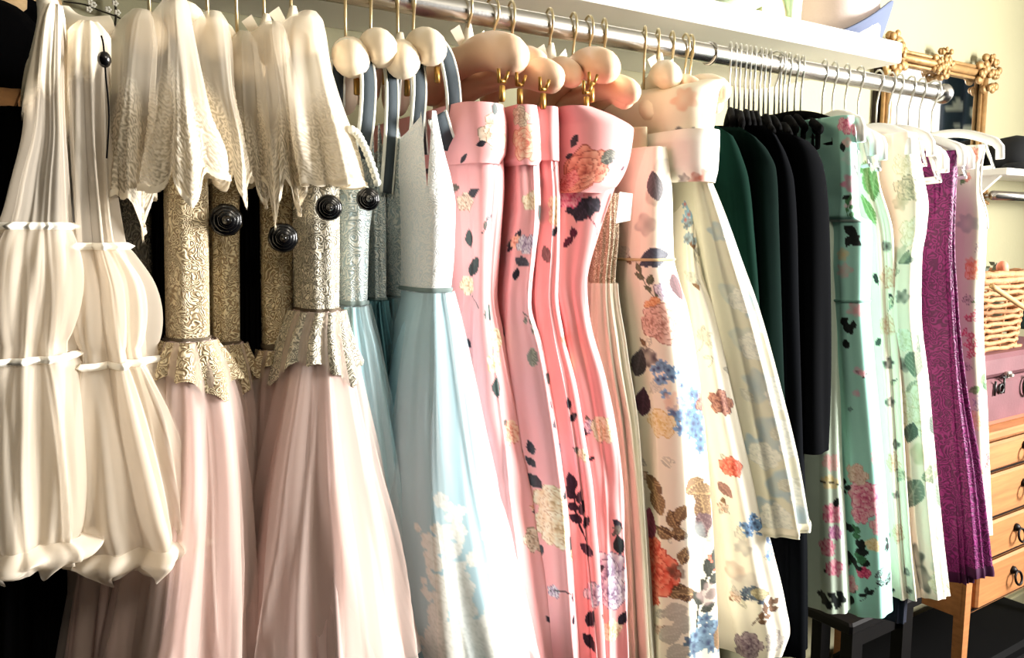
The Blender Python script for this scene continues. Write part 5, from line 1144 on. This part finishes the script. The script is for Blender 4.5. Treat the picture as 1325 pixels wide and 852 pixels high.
def paintB(c):
    R3(c, 1172, 215, 16, IVR, 2); R3(c, 1178, 245, 18, SAGE, 3); BL(c, 1165, 262, 12, (170, 176, 140), .8, 4); R3(c, 1185, 300, 20, IVR, 5); BL(c, 1165, 330, 14, (190, 196, 164), .8, 7)
    BL(c, 1168, 385, 11, (64, 80, 70), .9, 7); BL(c, 1170, 472, 12, (50, 62, 58), .9, 8); LF(c, 1190, 445, 34, 30, (110, 128, 112), (170, 180, 156), .4); LF(c, 1185, 470, 40, 260, (126, 140, 122), (180, 190, 166), .35); R3(c, 1172, 440, 16, IVR, 9)
    R3(c, 1198, 515, 22, IVR, 10, 7, 3); R3(c, 1190, 548, 20, IVR, 11, 7, 3); R3(c, 1165, 520, 18, IVR, 12); LF(c, 1212, 550, 28, 280, (76, 92, 84), (140, 150, 130), .4); LF(c, 1178, 560, 30, 250, (84, 100, 88))
    BL(c, 1195, 590, 20, (196, 196, 150), .8, 13); BL(c, 1180, 630, 16, (150, 160, 136), .8, 14); LF(c, 1208, 612, 44, 20, (130, 146, 120), (190, 196, 166), .3); LF(c, 1180, 640, 50, 240, (110, 130, 116), (170, 180, 160), .3); LF(c, 1230, 640, 40, 280, (126, 140, 124))
    BL(c, 1182, 720, 16, (60, 76, 70), .9, 16, 1.5); BL(c, 1192, 750, 18, (70, 86, 78), .9, 17, 1.4); BL(c, 1212, 735, 12, (220, 220, 200), .8, 18); R3(c, 1222, 690, 22, IVR, 19); R3(c, 1215, 755, 16, IVR, 20)
cBb = Cloth([(172, 1156, 1196), (220, 1156, 1206), (270, 1158, 1216), (296, 1160, 1212), (330, 1156, 1206), (390, 1152, 1206), (500, 1164, 1216), (600, 1170, 1226), (700, 1178, 1236), (771, 1186, 1244)], -.17, .13, nz=360, nn=(46, 80, 12, 6), folds=[(.001, .002, 3, 'wave'), (0, .002, 5, 'pleat')], seed=75, rb=.024)
tB = garment('white_floral_dress', cBb, 'white dress with pale green peonies, in front of the purple dress', 'dress', 'white and green floral dresses'); cBb.base(WG); filler(cBb, 14, 10, (IVR, SAGE), ((110, 128, 112),)); scatter(cBb, 6, 26, (SAGE, IVR), ((96, 110, 98), (170, 172, 150), (214, 208, 184)), .012, .026, -.20, .06); paintB(cBb); i = cBb.row(392); cBb.sub(0, i + 1).mesh('bodice', M_cotton, tB, True); cBb.sub(i, cBb.nz).mesh('skirt', M_cotton, tB)
M_purple = lace_mat('purple lace', (78, 14, 64), (124, 30, 98), 62, cover=.32, bmp=.4)
def purple(rows, label, seed, Yf):
    c = Cloth(rows, Yf, .13, nz=110, folds=[(.001, .004, 3, 'wave'), (0, .004, 5, 'pleat')], seed=seed, rb=.02); t = garment('purple_lace_dress', c, label, 'dress', 'purple lace dresses'); c.mesh('dress_body', M_purple, t, True)
    band(c, rows[-1][0] - 3, 2, 'hem_facing', mat('purple hem', (58, 8, 50), .6), t, .001)
purple([(195, 1204, 1226), (300, 1208, 1228), (400, 1212, 1236), (520, 1222, 1248), (640, 1232, 1256), (754, 1238, 1262)], 'plum lace dress directly behind the green peony dress', 76, -.14)
purple([(195, 1222, 1246), (300, 1220, 1240), (400, 1224, 1244), (500, 1228, 1256), (600, 1234, 1277), (700, 1240, 1291), (744, 1242, 1296)], 'plum lace dress with flaring hem over the pine drawers', 77, -.16)
def paintL(c):
    R3(c, 1262, 200, 10, PEACH, 2); BL(c, 1252, 290, 16, (150, 172, 160), .6, 3); R3(c, 1264, 350, 14, ((226, 110, 80), (244, 160, 130), (250, 200, 176)), 4); BL(c, 1256, 340, 8, (240, 140, 110), .8, 5)
    for (x, y) in ((1268, 322), (1252, 388), (1266, 395), (1274, 428), (1250, 475), (1260, 545), (1256, 590)):
        a, h, R = c.spot(x, y, 7); c.rose(a, h, R, (40, 34, 40), (200, 190, 180), (236, 228, 214), 4, x, 2.2)
    for (x, y) in ((1258, 410), (1250, 430), (1262, 445), (1276, 450), (1254, 452)): CLU(c, x, y, 9, (226, 110, 130), (250, 220, 210), 8, .4, y)
    LF(c, 1272, 490, 18, 60, (96, 128, 84)); LF(c, 1278, 500, 20, 340, (70, 104, 70)); LF(c, 1262, 505, 18, 200, (120, 150, 104)); R3(c, 1270, 520, 14, ((120, 100, 150), (216, 206, 206), (246, 238, 220)), 6); R3(c, 1268, 545, 14, ((226, 180, 120), (244, 216, 170), (250, 236, 206)), 7); CLU(c, 1278, 595, 9, (220, 80, 90), (250, 210, 200), 7, .4, 3); BL(c, 1284, 640, 10, (110, 130, 110), .8, 8)
cL = Cloth([(188, 1252, 1282), (215, 1256, 1274), (245, 1256, 1272), (268, 1250, 1282), (285, 1248, 1287), (330, 1246, 1286), (380, 1243, 1283), (450, 1243, 1284), (520, 1246, 1288), (620, 1252, 1291), (692, 1258, 1293)], -.16, .13, nz=320, nn=(46, 60, 12, 6), folds=[(.0005, .002, 3, 'wave')], seed=78, rb=.02)
tL = garment('pale_floral_dress', cL, 'cream dress with red blossoms and black rings, last on the rail', 'dress'); cL.base((232, 230, 208)); scatter(cL, 8, 16, (PEACH, PINKR), ((96, 128, 84), (50, 44, 48)), .004, .009, -.15, .05); paintL(cL); filler(cL, 15, 8, (PEACH,), ((96, 128, 84),)); i = cL.row(380); cL.sub(0, i + 1).mesh('bodice', M_cotton, tL, True); cL.sub(i, cL.nz).mesh('skirt', M_cotton, tL)
q = cL.sub(cL.row(192), cL.row(300)); aa = cL.a[0]; j = int(np.argmin(np.abs(aa - .25)))
MB().tube([q.P[i_, j] for i_ in range(0, q.nz, 3)], .0028, 6).build('armhole_binding', M_rib, tL)
WHG = 'white plastic hangers at the right end'
for (hk, tip, lab) in ((1066, (1112, 158), 'white plastic hanger of the mint dress'), (1079, (1128, 176), 'white plastic hanger of the paler mint dress'), (1095, (1140, 182), 'white plastic hanger of the narrow white floral dress'), (1112, (1172, 176), 'white plastic hanger of the navy dress'),
                       (1136, (1200, 178), 'white plastic hanger of the green peony dress'), (1152, (1214, 196), 'white plastic hanger with hooked tip, left of the plum lace'), (1163, (1219, 200), 'white plastic hanger with hooked tip touching the plum lace'), (1178, (1240, 192), 'white plastic hanger of the first plum lace dress'),
                       (1192, (1252, 196), 'white plastic hanger of the flaring plum lace dress'), (1208, (1288, 184), 'white plastic hanger with the longest arm, last on the rail')):
    hanger('plastic_hanger', railX(hk), atY(tip[0], tip[1], -.165), lab, WHG, 'tube', M_whang, hook_m=M_steelwire)
